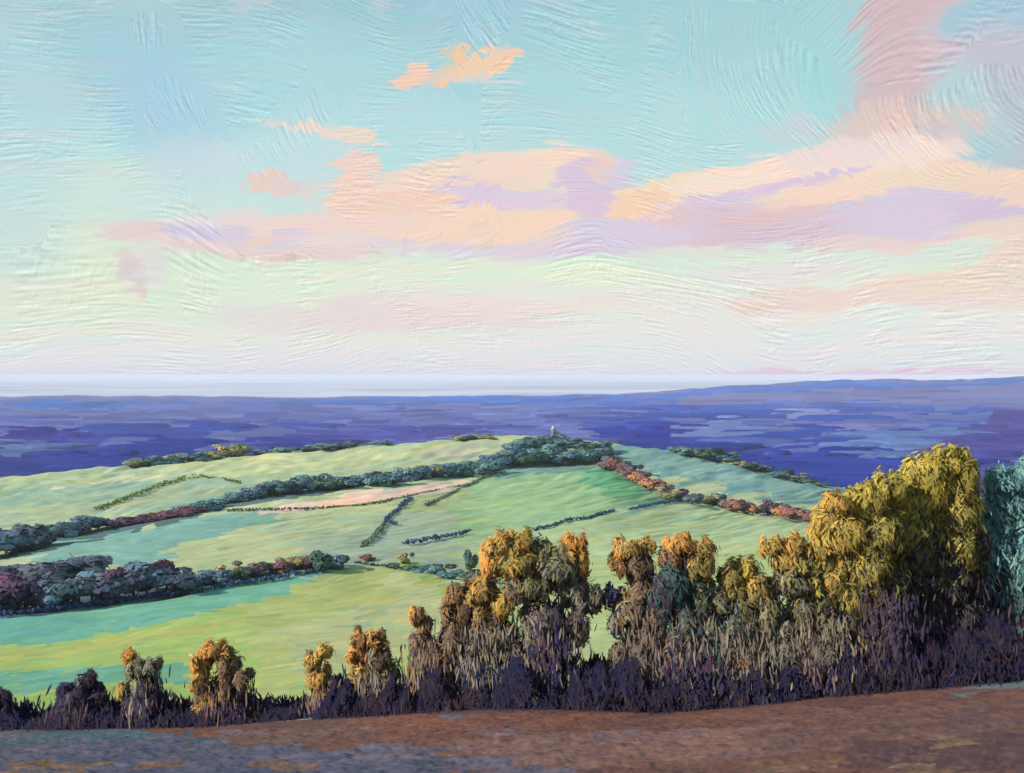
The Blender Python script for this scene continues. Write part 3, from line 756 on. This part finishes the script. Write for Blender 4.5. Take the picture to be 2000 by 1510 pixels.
fg_tree('tree', 'blue-green tree at the far right end of the row', 'tree', (1975, 1330), 72,
        [(1965, 945, 44, 30, BGR), (2010, 940, 44, 34, BGR), (1960, 1000, 46, 50, BGR), (2020, 1010, 50, 60, BGR), (1945, 1070, 36, 50, BGR, .9), (1990, 1090, 50, 60, BGR), (1985, 1170, 44, 54, BGR + TEA, .8), (1925, 1140, 30, 44, TWD + BGR, .8), (2000, 1250, 40, 50, TEA, .8)],
        [(.2, (1975, 1335), (1972, 1180), (1985, 1060), (1975, 960))],
        [(1900, 2040, 1120, 1335, TWD + TEA, 1200), (1915, 2010, 1180, 1335, DRK, 600)], RG, trunk_c=(66, 70, 82))
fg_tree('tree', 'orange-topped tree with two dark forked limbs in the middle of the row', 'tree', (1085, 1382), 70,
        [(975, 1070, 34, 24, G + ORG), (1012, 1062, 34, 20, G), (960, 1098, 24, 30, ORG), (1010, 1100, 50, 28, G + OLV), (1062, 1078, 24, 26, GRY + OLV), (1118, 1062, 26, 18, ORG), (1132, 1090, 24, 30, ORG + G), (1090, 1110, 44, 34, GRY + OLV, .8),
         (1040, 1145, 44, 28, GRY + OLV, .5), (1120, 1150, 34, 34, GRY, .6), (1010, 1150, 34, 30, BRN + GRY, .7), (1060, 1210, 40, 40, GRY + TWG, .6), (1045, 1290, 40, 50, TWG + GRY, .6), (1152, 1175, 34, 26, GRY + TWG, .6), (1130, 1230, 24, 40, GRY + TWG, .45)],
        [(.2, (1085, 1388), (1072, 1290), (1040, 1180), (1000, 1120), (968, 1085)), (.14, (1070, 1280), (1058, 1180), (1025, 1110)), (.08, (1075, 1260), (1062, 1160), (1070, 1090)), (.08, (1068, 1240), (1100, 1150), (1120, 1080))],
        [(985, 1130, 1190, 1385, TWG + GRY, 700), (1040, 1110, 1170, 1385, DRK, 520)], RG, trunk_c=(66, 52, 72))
fg_tree('tree', 'brown and gold tree with a low rounded crown, just left of the orange forked tree', 'tree', (925, 1386), 70,
        [(895, 1165, 34, 22, BRN), (945, 1160, 38, 22, G + BRN), (985, 1180, 26, 22, G), (900, 1200, 36, 30, BRN), (955, 1205, 34, 26, BRN + G), (890, 1240, 26, 30, BRN + TWG, .7), (935, 1250, 40, 34, BRN + GRY, .7), (980, 1240, 34, 40, GRY + BRN, .7), (950, 1310, 60, 40, GRY + NAV, .6), (875, 1290, 34, 44, BRN + TWD, .6), (1000, 1300, 34, 40, TWD + GRY, .6)],
        [(.15, (925, 1392), (920, 1300), (925, 1220), (945, 1165)), (.08, (920, 1290), (895, 1210), (890, 1165))],
        [(865, 1010, 1200, 1385, TWG + GRY, 1000), (880, 1000, 1270, 1388, NAV + DRK, 700)], RG)
fg_tree('tree', 'rust-brown tree with a twisting pink-brown trunk, right of the gap showing pale field', 'tree', (1265, 1390), 70,
        [(1228, 1072, 34, 14, ORG + G), (1262, 1068, 22, 12, G), (1212, 1100, 24, 22, BRN + ORG), (1250, 1105, 30, 30, BRN + TWG, .8), (1262, 1150, 32, 34, BRN + TWG, .6), (1235, 1190, 34, 34, BRN + GRY, .7), (1262, 1250, 34, 44, TWG + BRN, .7), (1225, 1290, 34, 40, TWG + [(128, 96, 96)], .6), (1196, 1165, 26, 18, NAV + GRY, .6), (1205, 1210, 20, 26, NAV + GRY, .5), (1285, 1190, 30, 44, BRN + TWD, .7)],
        [(.17, (1265, 1396), (1282, 1300), (1262, 1200), (1275, 1120), (1255, 1075)), (.08, (1272, 1240), (1240, 1160), (1222, 1090))],
        [(1215, 1300, 1170, 1390, TWG + [(150, 112, 108)], 760), (1180, 1290, 1290, 1392, DRK, 500)], RG, trunk_c=(104, 72, 78))
fg_tree('tree', 'orange-topped tree with a dark teal heart, third large crown from the tallest tree', 'tree', (1345, 1390), 69,
        [(1330, 1062, 38, 14, ORG), (1372, 1070, 24, 16, G + ORG), (1318, 1092, 24, 20, BRN), (1362, 1105, 34, 30, G + OLV), (1325, 1140, 34, 40, TEA), (1370, 1160, 30, 34, TEA + OLV, .8), (1350, 1210, 44, 40, TEA + TWG, .8), (1340, 1280, 48, 44, TWG + DRK, .7), (1385, 1230, 34, 40, TEA + GRY, .7), (1300, 1170, 26, 50, TWD + TEA, .7), (1400, 1290, 40, 40, TWD + GRY, .7)],
        [(.18, (1345, 1396), (1340, 1260), (1345, 1150), (1335, 1075)), (.09, (1342, 1200), (1362, 1130), (1378, 1080))],
        [(1290, 1410, 1190, 1392, TWG + TEA, 1100), (1300, 1410, 1250, 1395, DRK, 800)], RG)
fg_tree('tree', 'small golden tree with sparse crown between two taller orange-topped trees', 'tree', (1455, 1384), 69,
        [(1425, 1125, 26, 22, G + OLV), (1462, 1112, 26, 20, MUS + G), (1440, 1150, 30, 24, MUS + OLV), (1480, 1145, 28, 30, OLV + G), (1450, 1190, 34, 30, OLV + GRY, .7), (1470, 1230, 44, 40, GRY + OLV, .8), (1430, 1230, 34, 40, TEA + GRY, .8), (1450, 1290, 50, 40, TWG + BRN, .7), (1500, 1190, 30, 44, OLV + GRY, .8), (1405, 1175, 22, 30, OLV + GRY, .6)],
        [(.13, (1455, 1390), (1450, 1290), (1460, 1200), (1455, 1130))],
        [(1400, 1510, 1180, 1388, TWG + GRY + OLV, 1100), (1410, 1500, 1290, 1390, DRK, 500)], RG)
fg_tree('tree', 'wide golden flat-topped tree directly left of the broad mustard tree', 'tree', (1575, 1378), 69,
        [(1510, 1070, 28, 16, G), (1552, 1066, 36, 16, G + ORG), (1598, 1078, 32, 20, G), (1540, 1095, 34, 22, G + OLV), (1590, 1112, 40, 28, MUS + OLV), (1632, 1120, 26, 34, G + MUS), (1550, 1140, 40, 26, OLV + GRY, .8), (1615, 1160, 34, 34, MUS + OLV, .8), (1570, 1185, 40, 30, GRY + OLV, .7), (1655, 1170, 24, 36, MUS + OLV, .8), (1640, 1220, 40, 40, OLV + TWG, .8), (1560, 1230, 50, 40, GRY + OLV, .8), (1600, 1280, 50, 40, TWG + GRY, .7), (1530, 1270, 34, 44, GRY + TWG, .7)],
        [(.19, (1575, 1384), (1560, 1270), (1565, 1180), (1548, 1085)), (.1, (1562, 1240), (1600, 1150), (1640, 1110)), (.07, (1563, 1210), (1525, 1130), (1510, 1080))],
        [(1505, 1670, 1180, 1380, TWG + GRY, 1500), (1540, 1680, 1270, 1384, DRK, 800), (1545, 1600, 1220, 1350, [(72, 54, 66), (84, 66, 72)], 300)], RG)
fg_tree('tree', 'slim brown tree with a narrow crown, left of the brown and gold tree', 'tree', (825, 1396), 70,
        [(815, 1200, 16, 16, BRN + ORG), (832, 1222, 16, 18, BRN), (822, 1255, 22, 22, BRN + TWG, .7), (836, 1295, 22, 26, TWG, .7)],
        [(.1, (825, 1400), (830, 1300), (820, 1205))],
        [(795, 870, 1240, 1396, TWG + BRN, 520), (800, 880, 1310, 1396, DRK + NAV, 300)], RG)
fg_tree('tree', 'small orange-brown tree with two stems, left of the slim brown tree', 'tree', (722, 1404), 70,
        [(705, 1250, 20, 15, ORG + BRN), (735, 1250, 22, 16, BRN + ORG), (698, 1280, 18, 24, ORG), (740, 1285, 26, 28, BRN + GRY, .8), (712, 1315, 24, 22, G + BRN, .8), (760, 1320, 22, 30, GRY + OLV, .7)],
        [(.09, (722, 1408), (712, 1320), (700, 1255)), (.07, (722, 1360), (745, 1290), (738, 1250))],
        [(685, 785, 1300, 1404, TWG + GRY, 500), (690, 780, 1345, 1404, NAV, 300)], RG)
fg_tree('bush', 'small gold-brown bush standing apart, left end of the thick part of the row', 'bush', (630, 1412), 70,
        [(612, 1295, 16, 22, G + BRN), (632, 1275, 16, 16, [(190, 160, 90), (176, 150, 84)], .6), (625, 1325, 22, 24, G + ORG), (650, 1345, 16, 26, BRN + NAV, .8)],
        [(.07, (630, 1416), (628, 1340), (618, 1290))],
        [(600, 670, 1330, 1412, BRN + TWG, 240), (605, 670, 1360, 1412, NAV, 200)], RG)
fg_tree('bush', 'tall bush with bright orange left side before the yellow-green field', 'bush', (430, 1428), 69,
        [(418, 1268, 22, 14, ORG), (398, 1292, 18, 22, ORG), (392, 1330, 18, 28, ORG + G), (440, 1285, 20, 24, G + BRN), (452, 1310, 22, 30, BRN), (440, 1350, 30, 34, BRN + TWD), (475, 1330, 18, 26, BRN + TWG, .6), (405, 1375, 24, 30, G + BRN, .8), (460, 1385, 30, 28, DRK)],
        [(.09, (430, 1430), (432, 1350), (420, 1275)), (.06, (432, 1380), (458, 1310))],
        [(385, 480, 1320, 1428, TWD + BRN, 420), (400, 500, 1360, 1430, DRK, 420)], 'bushes at the left end of the row')
fg_tree('bush', 'thin grey-olive bush with dark violet stem and an orange tip', 'bush', (288, 1428), 69,
        [(250, 1284, 18, 8, ORG), (272, 1310, 24, 22, GRY + OLV, .5), (298, 1305, 16, 20, GRY, .45), (290, 1345, 20, 26, DRK + TWD), (240, 1350, 8, 22, G, .8), (288, 1385, 28, 30, DRK), (262, 1375, 18, 20, NAV + TWD, .8)],
        [(.08, (288, 1430), (292, 1350), (262, 1292))],
        [(255, 315, 1300, 1428, TWD + GRY, 260), (255, 320, 1350, 1430, DRK, 300)], 'bushes at the left end of the row')
fg_tree('bush', 'dark violet-brown notched bush, at the left before the green field', 'bush', (165, 1426), 69,
        [(175, 1330, 20, 16, DRK + TWD), (130, 1352, 16, 16, DRK), (160, 1360, 30, 22, TWD + DRK), (195, 1365, 22, 24, TWD), (165, 1392, 46, 26, DRK)],
        [(.08, (165, 1428), (168, 1380), (172, 1335))],
        [(115, 215, 1350, 1426, TWD, 380)], 'bushes at the left end of the row')
fg_tree('bush', 'low dark bush cut off by the left edge of the view', 'bush', (0, 1424), 69,
        [(2, 1372, 20, 20, DRK), (-15, 1385, 26, 26, DRK + NAV), (14, 1395, 18, 20, DRK)],
        [(.07, (0, 1428), (2, 1375))], [], 'bushes at the left end of the row')

# bramble bank under the row, tree shade painted into its dark colours (nobody could count its shoots)
ux = [-400, 0, 90, 160, 240, 350, 400, 500, 560, 610, 680, 760, 850, 1000, 1200, 1400, 1550, 1700, 1780, 1900, 2050, 2400]
ut = [1405, 1400, 1402, 1385, 1388, 1398, 1376, 1385, 1396, 1390, 1356, 1362, 1345, 1330, 1330, 1330, 1325, 1300, 1270, 1250, 1250, 1250]
n = 120000
x = np.concatenate([rng.uniform(-200, 600, 14000), rng.uniform(600, 2200, n - 14000)]); n = len(x)
top = np.interp(x, ux, ut) - 12 * (x > 650) + np.where(x > 650, 62, 26) * (fbm(x / 34, x * 0, 90, 3) - .5) * 2
bot = np.interp(x, EDGE_X, EDGE_Y)
t = rng.uniform(0, 1, n) ** 1.45
dd = 68 + rng.normal(size=n) * 1.3 + 1
y = bot + (top - bot) * t
z = np.maximum((E - y) / F * 69, -99)
C = np.stack([(x - 1000) / F * 69, dd, z], 1)
a = randdir(n, up=3.0, spread=.8); w = np.cross(a, np.array([-.3, -1, .6]) + randdir(n) * .5); w /= np.linalg.norm(w, axis=1, keepdims=True)
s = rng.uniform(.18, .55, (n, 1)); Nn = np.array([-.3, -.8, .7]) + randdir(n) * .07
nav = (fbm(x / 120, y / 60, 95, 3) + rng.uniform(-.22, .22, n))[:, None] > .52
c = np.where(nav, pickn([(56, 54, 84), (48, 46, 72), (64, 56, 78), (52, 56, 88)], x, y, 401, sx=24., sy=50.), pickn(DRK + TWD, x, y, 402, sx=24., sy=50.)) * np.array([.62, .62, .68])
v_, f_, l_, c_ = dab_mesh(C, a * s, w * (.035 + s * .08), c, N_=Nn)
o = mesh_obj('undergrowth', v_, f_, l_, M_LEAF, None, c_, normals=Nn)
tag(o, 'bramble and scrub at the foot of the tree row, shade painted dark violet', 'undergrowth', kind='stuff')

# ------------------------------------------------------------------ mid-distance trees: prototypes in unit size (height 1)
PALS = {
 'blue': [(84, 108, 124), (74, 96, 116), (98, 118, 124), (66, 86, 108)],
 'teal': [(82, 116, 120), (72, 104, 112), (96, 126, 124), (64, 92, 100)],
 'plum': [(92, 66, 90), (82, 58, 82), (104, 80, 96), (76, 62, 86)],
 'olive': [(128, 128, 92), (112, 116, 92), (140, 130, 84), (104, 112, 98)],
 'rust': [(132, 92, 84), (116, 80, 82), (142, 104, 76), (102, 78, 84)],
 'slate': [(82, 90, 104), (72, 80, 98), (94, 102, 108), (66, 70, 92)],
 'green': [(66, 92, 78), (58, 80, 76), (80, 104, 80), (52, 72, 72)],
}
NAMES = {'blue': 'blue-grey', 'teal': 'teal', 'plum': 'plum-purple', 'olive': 'olive', 'rust': 'rust-red', 'slate': 'slate-violet', 'green': 'dark green'}
_protos = {}
def mid_meshes(pal, var):
    k = (pal, var)
    if k in _protos: return _protos[k]
    nb = 9; cs_, As_, Ws_, Ns_, cl = [], [], [], [], []
    for i in range(nb):
        q = rng.normal(size=3) * np.array([.27, .27, .15]); ctr = np.array([q[0], q[1], .5 + q[2]])
        R = rng.uniform(.16, .32)
        m = 62
        dirs_ = rng.normal(size=(m, 3)); dirs_ /= np.linalg.norm(dirs_, axis=1, keepdims=True)
        p = ctr + dirs_ * R * rng.uniform(.75, 1.05, (m, 1)) * np.array([1.1, 1.1, .85])
        p[:, 2] = np.clip(p[:, 2], .02, 1.02)
        nn_ = dirs_ + randdir(m) * .3 + np.array([0, 0, .2])
        a_ = np.cross(nn_, randdir(m)); a_ /= np.linalg.norm(a_, axis=1, keepdims=True)
        w_ = np.cross(a_, nn_); w_ /= np.linalg.norm(w_, axis=1, keepdims=True)
        s_ = rng.uniform(.07, .14, (m, 1))
        tone = lin(PALS[pal][int(rng.integers(0, 4))])
        cs_.append(p); As_.append(a_ * s_); Ws_.append(w_ * s_ * .6); Ns_.append(dirs_ + (ctr - np.array([0, 0, .5])) * 1.5 + np.array([0, 0, .3])); cl.append(tone * (1 + rng.uniform(-.06, .06, (m, 1))) * FK * 1.2)
    Nn = np.concatenate(Ns_)
    v_, f_, l_, c_ = dab_mesh(np.concatenate(cs_), np.concatenate(As_), np.concatenate(Ws_), np.concatenate(cl), N_=Nn)
    oc = mesh_obj('crown', v_, f_, l_, M_LEAF, None, c_, normals=Nn)
    segs = [limb((0, 0, -.05), (0, 0, .6), .035, .015, 4, .08)] + [limb((0, 0, .3), rng.normal(size=3) * .2 + np.array([0, 0, .65]), .018, .006, 3, .1) for _ in range(4)]
    V, Fc = tube_tree(segs, 5)
    ot = mesh_obj('trunk', V, [i for f in Fc for i in f], [len(f) for f in Fc], M_BARK, None, pick([(76, 66, 76)], len(Fc), .1) * FK, True)
    r = (oc.data, ot.data)
    bpy.data.objects.remove(oc); bpy.data.objects.remove(ot)
    _protos[k] = r
    return r
def mid_tree(px, py, h_px, w_px, pal, label, group, d=None):
    d = d or find_d(px, py)
    f = foot(px, d)
    H = h_px / F * d; Wd = w_px / F * d
    root = empty('tree' if H > 5 else 'bush', f)
    root.rotation_euler = (0, 0, rng.uniform(0, 6.28)); 
    tag(root, label, 'tree' if H > 5 else 'bush', group)
    cm, tm = mid_meshes(pal, int(rng.integers(0, 3)))
    for nm, me in (('crown', cm), ('trunk', tm)):
        ob = bpy.data.objects.new(nm, me); COL.objects.link(ob); ob.parent = root
        ob.scale = (Wd / 1.0, Wd / 1.0, H)
    return root
ORD = 'first second third fourth fifth sixth seventh eighth ninth tenth eleventh twelfth thirteenth fourteenth fifteenth sixteenth'.split()
def belt(path, n, h, w, pals, where, group, jit=4, d=None):
    xs = [p[0] for p in path]; ys = [p[1] for p in path]
    for i in range(n):
        x_ = xs[0] + (xs[-1] - xs[0]) * (i + rng.uniform(.15, .85)) / n
        y_ = float(np.interp(x_, xs, ys)) + rng.uniform(-jit, jit)
        hh = rng.uniform(*h) * .88; ww = rng.uniform(*w) * 1.1
        pal = pals[int(rng.integers(0, len(pals)))]
        mid_tree(x_, y_, hh, ww, pal, '%s tree, %s from the left %s' % (NAMES[pal], ORD[i], where), group, d)
# lower belt: wood at the left edge
belt([(-120, 1212), (0, 1196), (340, 1160)], 15, (60, 82), (64, 96), ['slate', 'slate', 'blue', 'plum', 'slate'], 'in the left-edge wood', 'wood at the left edge')
belt([(-120, 1160), (0, 1150), (200, 1128)], 7, (50, 62), (70, 100), ['slate', 'teal', 'slate'], 'in the back row of the left-edge wood', 'back of the wood at the left edge')
for (x_, y_, h_, w_) in [(232, 1168, 66, 60), (268, 1160, 70, 70), (306, 1156, 58, 60)]:
    mid_tree(x_, y_, h_, w_, 'plum', {232: 'left plum-purple tree', 268: 'middle plum-purple tree', 306: 'right plum-purple tree'}[x_] + ' at the right end of the left wood', 'plum trees at the end of the left wood')
belt([(350, 1150), (500, 1128)], 8, (22, 38), (36, 54), ['blue', 'olive', 'blue'], 'in the low pale belt', 'low pale belt')
belt([(500, 1124), (600, 1112)], 5, (24, 34), (34, 46), ['green', 'olive', 'rust'], 'in the dark clump left of the field corner', 'dark clump in the lower hedge')
for (x_, y_, h_, w_, p_, l_) in [(630, 1118, 42, 46, 'green', 'tall dark green tree at the corner of the yellow-green field'), (664, 1112, 32, 44, 'blue', 'blue-grey tree right beside the tall dark green one at the field corner'),
                                 (790, 1104, 26, 26, 'olive', 'small lone olive bush on the hedge between two fields'), (922, 1118, 42, 26, 'green', 'narrow dark tree just left of the orange-topped forked tree'),
                                 (712, 1098, 14, 30, 'rust', 'low rusty bush on the hedge right of the field corner')]:
    mid_tree(x_, y_, h_, w_, p_, l_, None)
belt([(800, 1118), (880, 1130), (945, 1140)], 6, (18, 26), (34, 48), ['green', 'teal'], 'in the dark hedge by the orange tree', 'dark hedge by the row')
# second belt, running up to the tower
belt([(-60, 1095), (0, 1085), (100, 1062)], 6, (48, 66), (50, 70), ['slate', 'blue', 'teal'], 'in the clump below the far meadow', 'clump on the left edge')
belt([(90, 1052), (200, 1030)], 6, (26, 36), (36, 50), ['blue', 'slate'], 'in the belt left of the turquoise field', 'belt left of the turquoise field')
belt([(200, 1032), (380, 1004)], 9, (12, 20), (34, 46), ['plum', 'slate', 'rust'], 'in the low purplish hedge', 'low purplish hedge')
belt([(370, 1000), (500, 972)], 7, (12, 20), (32, 44), ['blue', 'teal'], 'in the thin blue belt', 'thin blue belt')
belt([(490, 972), (600, 958), (780, 946)], 15, (24, 36), (34, 50), ['teal', 'blue', 'teal', 'green'], 'in the belt above the pink strip', 'thick belt above the pink strip')
belt([(770, 944), (960, 922)], 13, (26, 36), (34, 48), ['blue', 'teal', 'olive', 'blue'], 'in the belt climbing to the tower wood', 'belt climbing to the tower')
belt([(960, 912), (1100, 902), (1190, 900)], 16, (24, 38), (34, 50), ['teal', 'green', 'blue', 'teal'], 'in the front of the wood below the tower', 'front of the tower wood')
belt([(1000, 884), (1060, 872), (1180, 884)], 12, (18, 28), (30, 44), ['teal', 'green', 'teal'], 'in the back of the wood around the tower', 'back of the tower wood')
belt([(1186, 912), (1240, 940), (1300, 972)], 11, (22, 30), (26, 36), ['rust', 'olive', 'slate', 'rust'], 'in the rusty hedge right of the tower', 'upper rusty hedge')
belt([(1300, 978), (1400, 992), (1500, 1008), (1610, 1024)], 15, (24, 36), (28, 40), ['rust', 'plum', 'slate', 'olive', 'plum'], 'in the purple-red hedge', 'lower purple-red hedge')
# crest hedges against the plain
belt([(240, 914), (420, 896)], 8, (12, 22), (32, 46), ['olive', 'teal'], 'on the left crest against the blue plain', 'left crest hedge', 2)
belt([(430, 894), (480, 890)], 3, (24, 32), (26, 34), ['olive', 'teal'], 'in the tall left crest clump', 'taller clump on the left crest', 2)
belt([(500, 888), (750, 868)], 10, (9, 16), (32, 46), ['teal', 'olive', 'slate'], 'on the middle crest left of the tower', 'middle crest hedge', 2)
belt([(890, 862), (960, 858)], 4, (8, 14), (24, 34), ['green', 'olive'], 'on the crest just left of the tower wood', 'crest bushes left of the tower', 1)
belt([(1320, 884), (1430, 902)], 6, (16, 24), (30, 42), ['green', 'teal'], 'on the right crest above the teal field', 'right crest trees', 2)
belt([(1430, 906), (1600, 952)], 9, (10, 18), (30, 42), ['green', 'teal', 'olive'], 'on the sloping right crest', 'sloping right crest hedge', 2)

# thin field hedges
def hedge(pts, wpx, cpal, label):
    ds = [find_d(x_, y_) for x_, y_ in pts]
    P3 = [foot(p[0], d_) for p, d_ in zip(pts, ds)]
    base = P3[0]
    Cs = []; n = 0
    for i in range(len(P3) - 1):
        Ln = np.linalg.norm(P3[i + 1] - P3[i]); m = max(30, int(Ln * 4.5)); t = rng.uniform(0, 1, (m, 1))
        d0 = (ds[i] + ds[i + 1]) / 2; hgt = wpx / F * d0
        pos = P3[i] * (1 - t) + P3[i + 1] * t
        pxs_ = pos[:, 0] / pos[:, 1] * F + 1000
        gz = zcol(pxs_, pos[:, 1])
        pos[:, 2] = gz + rng.uniform(0, 1, m) * hgt * (.7 + .5 * vn(pxs_ / 6, pxs_ * 0, 8)) + .3
        pos[:, :2] += rng.normal(size=(m, 2)) * .5
        Cs.append(pos)
    C = np.concatenate(Cs) - base; n = len(C)
    a = randdir(n, .3); w = np.cross(a, randdir(n)); w /= np.linalg.norm(w, axis=1, keepdims=True)
    s = rng.uniform(.5, 1.1, (n, 1))
    v_, f_, l_, c_ = dab_mesh(C, a * s, w * s * .6, pick(cpal, n) * FK)
    o = mesh_obj('hedge', v_, f_, l_, M_LEAF, None, c_); o.location = base
    tag(o, label, 'hedge', 'thin hedges between the fields')
DKB = [(60, 80, 112), (70, 88, 112), (54, 70, 98)]
DKO = [(98, 120, 62), (84, 104, 56), (112, 126, 70)]
DKG = [(84, 104, 92), (96, 112, 84), (74, 92, 88)]
hedge([(186, 1000), (230, 984), (270, 968), (320, 950), (360, 939), (395, 934)], 8, DKO, 'dark olive hedge curving up across the far left meadow')
hedge([(395, 934), (430, 938), (470, 946)], 4, DKO, 'thin olive hedge trailing down right from the curved hedge of the far meadow')
hedge([(440, 1000), (520, 998), (600, 996), (700, 990)], 3.5, DKG, 'faint hedge along the lower side of the pink stubble strip')
hedge([(700, 990), (780, 976), (850, 962), (920, 948)], 4, DKG, 'hedge from the end of the pink strip towards the hill')
hedge([(806, 978), (790, 988), (780, 997)], 9, DKB, 'short thick blue hedge on the zigzag between the middle fields')
hedge([(780, 997), (760, 1012), (752, 1022), (776, 1026)], 5, DKB, 'lower bend of the zigzag hedge in the middle fields')
hedge([(752, 1024), (730, 1050), (706, 1072)], 3.5, DKG, 'faint hedge dropping from the zigzag to the lower hedge')
hedge([(792, 1064), (850, 1054), (915, 1042)], 5.5, DKB, 'dark blue hedge left of the orange forked tree in the pale field')
hedge([(832, 990), (870, 972), (905, 955), (960, 928)], 4, DKG, 'olive hedge climbing the left flank of the bright green hill')
hedge([(1040, 1038), (1080, 1030), (1110, 1018), (1150, 1014), (1200, 1000)], 4.5, DKB, 'thin blue hedge across the green hill above the orange forked tree')
hedge([(1230, 998), (1262, 991), (1300, 984), (1345, 980)], 5, DKB, 'thin blue hedge on the right flank of the green hill')
hedge([(690, 1104), (760, 1112), (830, 1118)], 6, DKB, 'low dark blue hedge on the top side of the yellow-green field')
hedge([(0, 1207), (120, 1192), (240, 1176), (350, 1164)], 8, [(46, 62, 106), (54, 68, 108), (60, 60, 92)], 'navy hedge at the foot of the wood at the left edge')
hedge([(350, 1164), (450, 1146), (600, 1122), (660, 1112)], 6, [(70, 96, 126), (64, 86, 118)], 'blue hedge along the top of the turquoise field')

# ------------------------------------------------------------------ tower on the hill
def ring_mesh(prof, sides=12):
    V = []; Fc = []
    for r, z_ in prof:
        for s in range(sides):
            t = 2 * pi * (s + .5) / sides; V.append((r * math.cos(t), r * math.sin(t), z_))
    for i in range(len(prof) - 1):
        for s in range(sides):
            s2 = (s + 1) % sides; Fc.append((i * sides + s, i * sides + s2, (i + 1) * sides + s2, (i + 1) * sides + s))
    Fc.append(tuple((len(prof) - 1) * sides + s for s in range(sides))); Fc.append(tuple(reversed(range(sides))))
    return V, Fc
TD = 1045.0
tb = foot(1081, TD)
tw = empty('tower', tb)
tag(tw, 'small grey stone tower with a pale domed top rising from the hilltop wood', 'tower')
S = TD / F
def part(nm, prof, c, sides=12, m=M_BARK, loc=(0, 0, 0), parent=None):
    V, Fc = ring_mesh(prof, sides)
    o = mesh_obj(nm, V, [i for f in Fc for i in f], [len(f) for f in Fc], m, parent or tw, np.tile(lin(c) * .7, (len(Fc), 1)))
    o.location = loc; return o
zt = (E - 832) / F * TD - tb[2]          # dome top above foot
part('base', [(3.4, -1), (3.2, 2.0), (2.9, 2.2)], (130, 128, 130), 8)
part('shaft', [(2.6, 2.2), (2.4, zt * .5), (2.2, zt - 4.2)], (134, 132, 138), 12)
part('parapet', [(2.2, zt - 4.2), (2.6, zt - 4.0), (2.6, zt - 3.2), (2.2, zt - 3.2)], (150, 150, 150), 12)
part('dome', [(2.1, zt - 3.2), (2.1, zt - 2.4), (1.8, zt - 1.3), (1.1, zt - .4), (.3, zt)], (186, 186, 178), 12)
for k_ in range(3):
    wo = part('window', [(.42, 0), (.42, 1.6)], (54, 52, 66), 6, loc=(2.1 * math.sin(-.9 + .9 * k_), -2.1 * math.cos(-.9 + .9 * k_), zt - 7.0))

# ------------------------------------------------------------------ woods on the plain (too many trees to count)
V_, F_, Lc, Cc = [], [], [], []
cnt = 0
for k_ in range(210):
    py_ = 782 + (936 - 782) * rng.uniform() ** .8
    d_ = 160 * F / (py_ - E)
    px_ = rng.uniform(-150, 2150)
    if d_ > 8200 or d_ < 1850: continue
    Lx = rng.uniform(20, 85) / F * d_; Hh = rng.uniform(4, 9) * (1 + .2 * (d_ > 4000)); Ly = rng.uniform(.4, .9) * Lx
    f_ = foot(px_, d_)
    nu, nv = 18, 5
    col = plain_color(np.array([px_]), np.array([py_ + 8.]), np.array([d_]))[0] * np.array([.85, .9, .95])  # woods share the plain's painted haze tint, slightly darker
    off = rng.uniform(0, 100)
    vb = cnt
    for j in range(nv + 1):
        t = j / nv
        for i in range(nu):
            an = 2 * pi * i / nu
            rr = (1 + .35 * math.sin(an * 2 + off) + .2 * math.sin(an * 5 + off * 2)) * math.cos(t * pi / 2 * .97) ** .35
            V_.append((f_[0] + Lx * rr * math.cos(an), f_[1] + Ly * rr * math.sin(an), f_[2] - 7 + (Hh + 7) * math.sin(t * pi / 2) + rng.normal() * 1.2 * (j > 1)))
    cnt += nu * (nv + 1)
    for j in range(nv):
        for i in range(nu):
            i2 = (i + 1) % nu
            F_ += [vb + j * nu + i, vb + j * nu + i2, vb + (j + 1) * nu + i2, vb + (j + 1) * nu + i]; Lc.append(4)
            cc_ = col * rng.uniform(.9, 1.1)
            Cc.append(cc_)
    F_ += [vb + nv * nu + i for i in range(nu)]; Lc.append(nu); Cc.append(cc_)
o = mesh_obj('woodland', V_, F_, Lc, M_PLAIN, None, Cc, True)
tag(o, 'far-off blue woods scattered over the distant plain', 'woodland', kind='stuff')

# ------------------------------------------------------------------ haze
hx, y0, y1, zb, ztp = 46000, -450, 46500, -175, 14
hv = [(-hx, y0, zb), (hx, y0, zb), (hx, y1, zb), (-hx, y1, zb), (-hx, y0, ztp), (hx, y0, ztp), (hx, y1, ztp), (-hx, y1, ztp)]
hf = [(0, 3, 2, 1), (4, 5, 6, 7), (0, 1, 5, 4), (1, 2, 6, 5), (2, 3, 7, 6), (3, 0, 4, 7)]
hm = bpy.data.materials.new('haze_air'); hm.use_nodes = True
hn = hm.node_tree; hn.nodes.remove(hn.nodes['Principled BSDF'])
pv = hn.nodes.new('ShaderNodeVolumePrincipled')
pv.inputs['Color'].default_value = (.74, .79, .93, 1)
pv.inputs['Density'].default_value = DENS
hn.links.new(pv.outputs[0], hn.nodes['Material Output'].inputs['Volume'])
hz = mesh_obj('haze', hv, [i for f in hf for i in f], [4] * 6, hm)
tag(hz, 'pale blue air thickening towards the far plain', 'haze', kind='stuff')
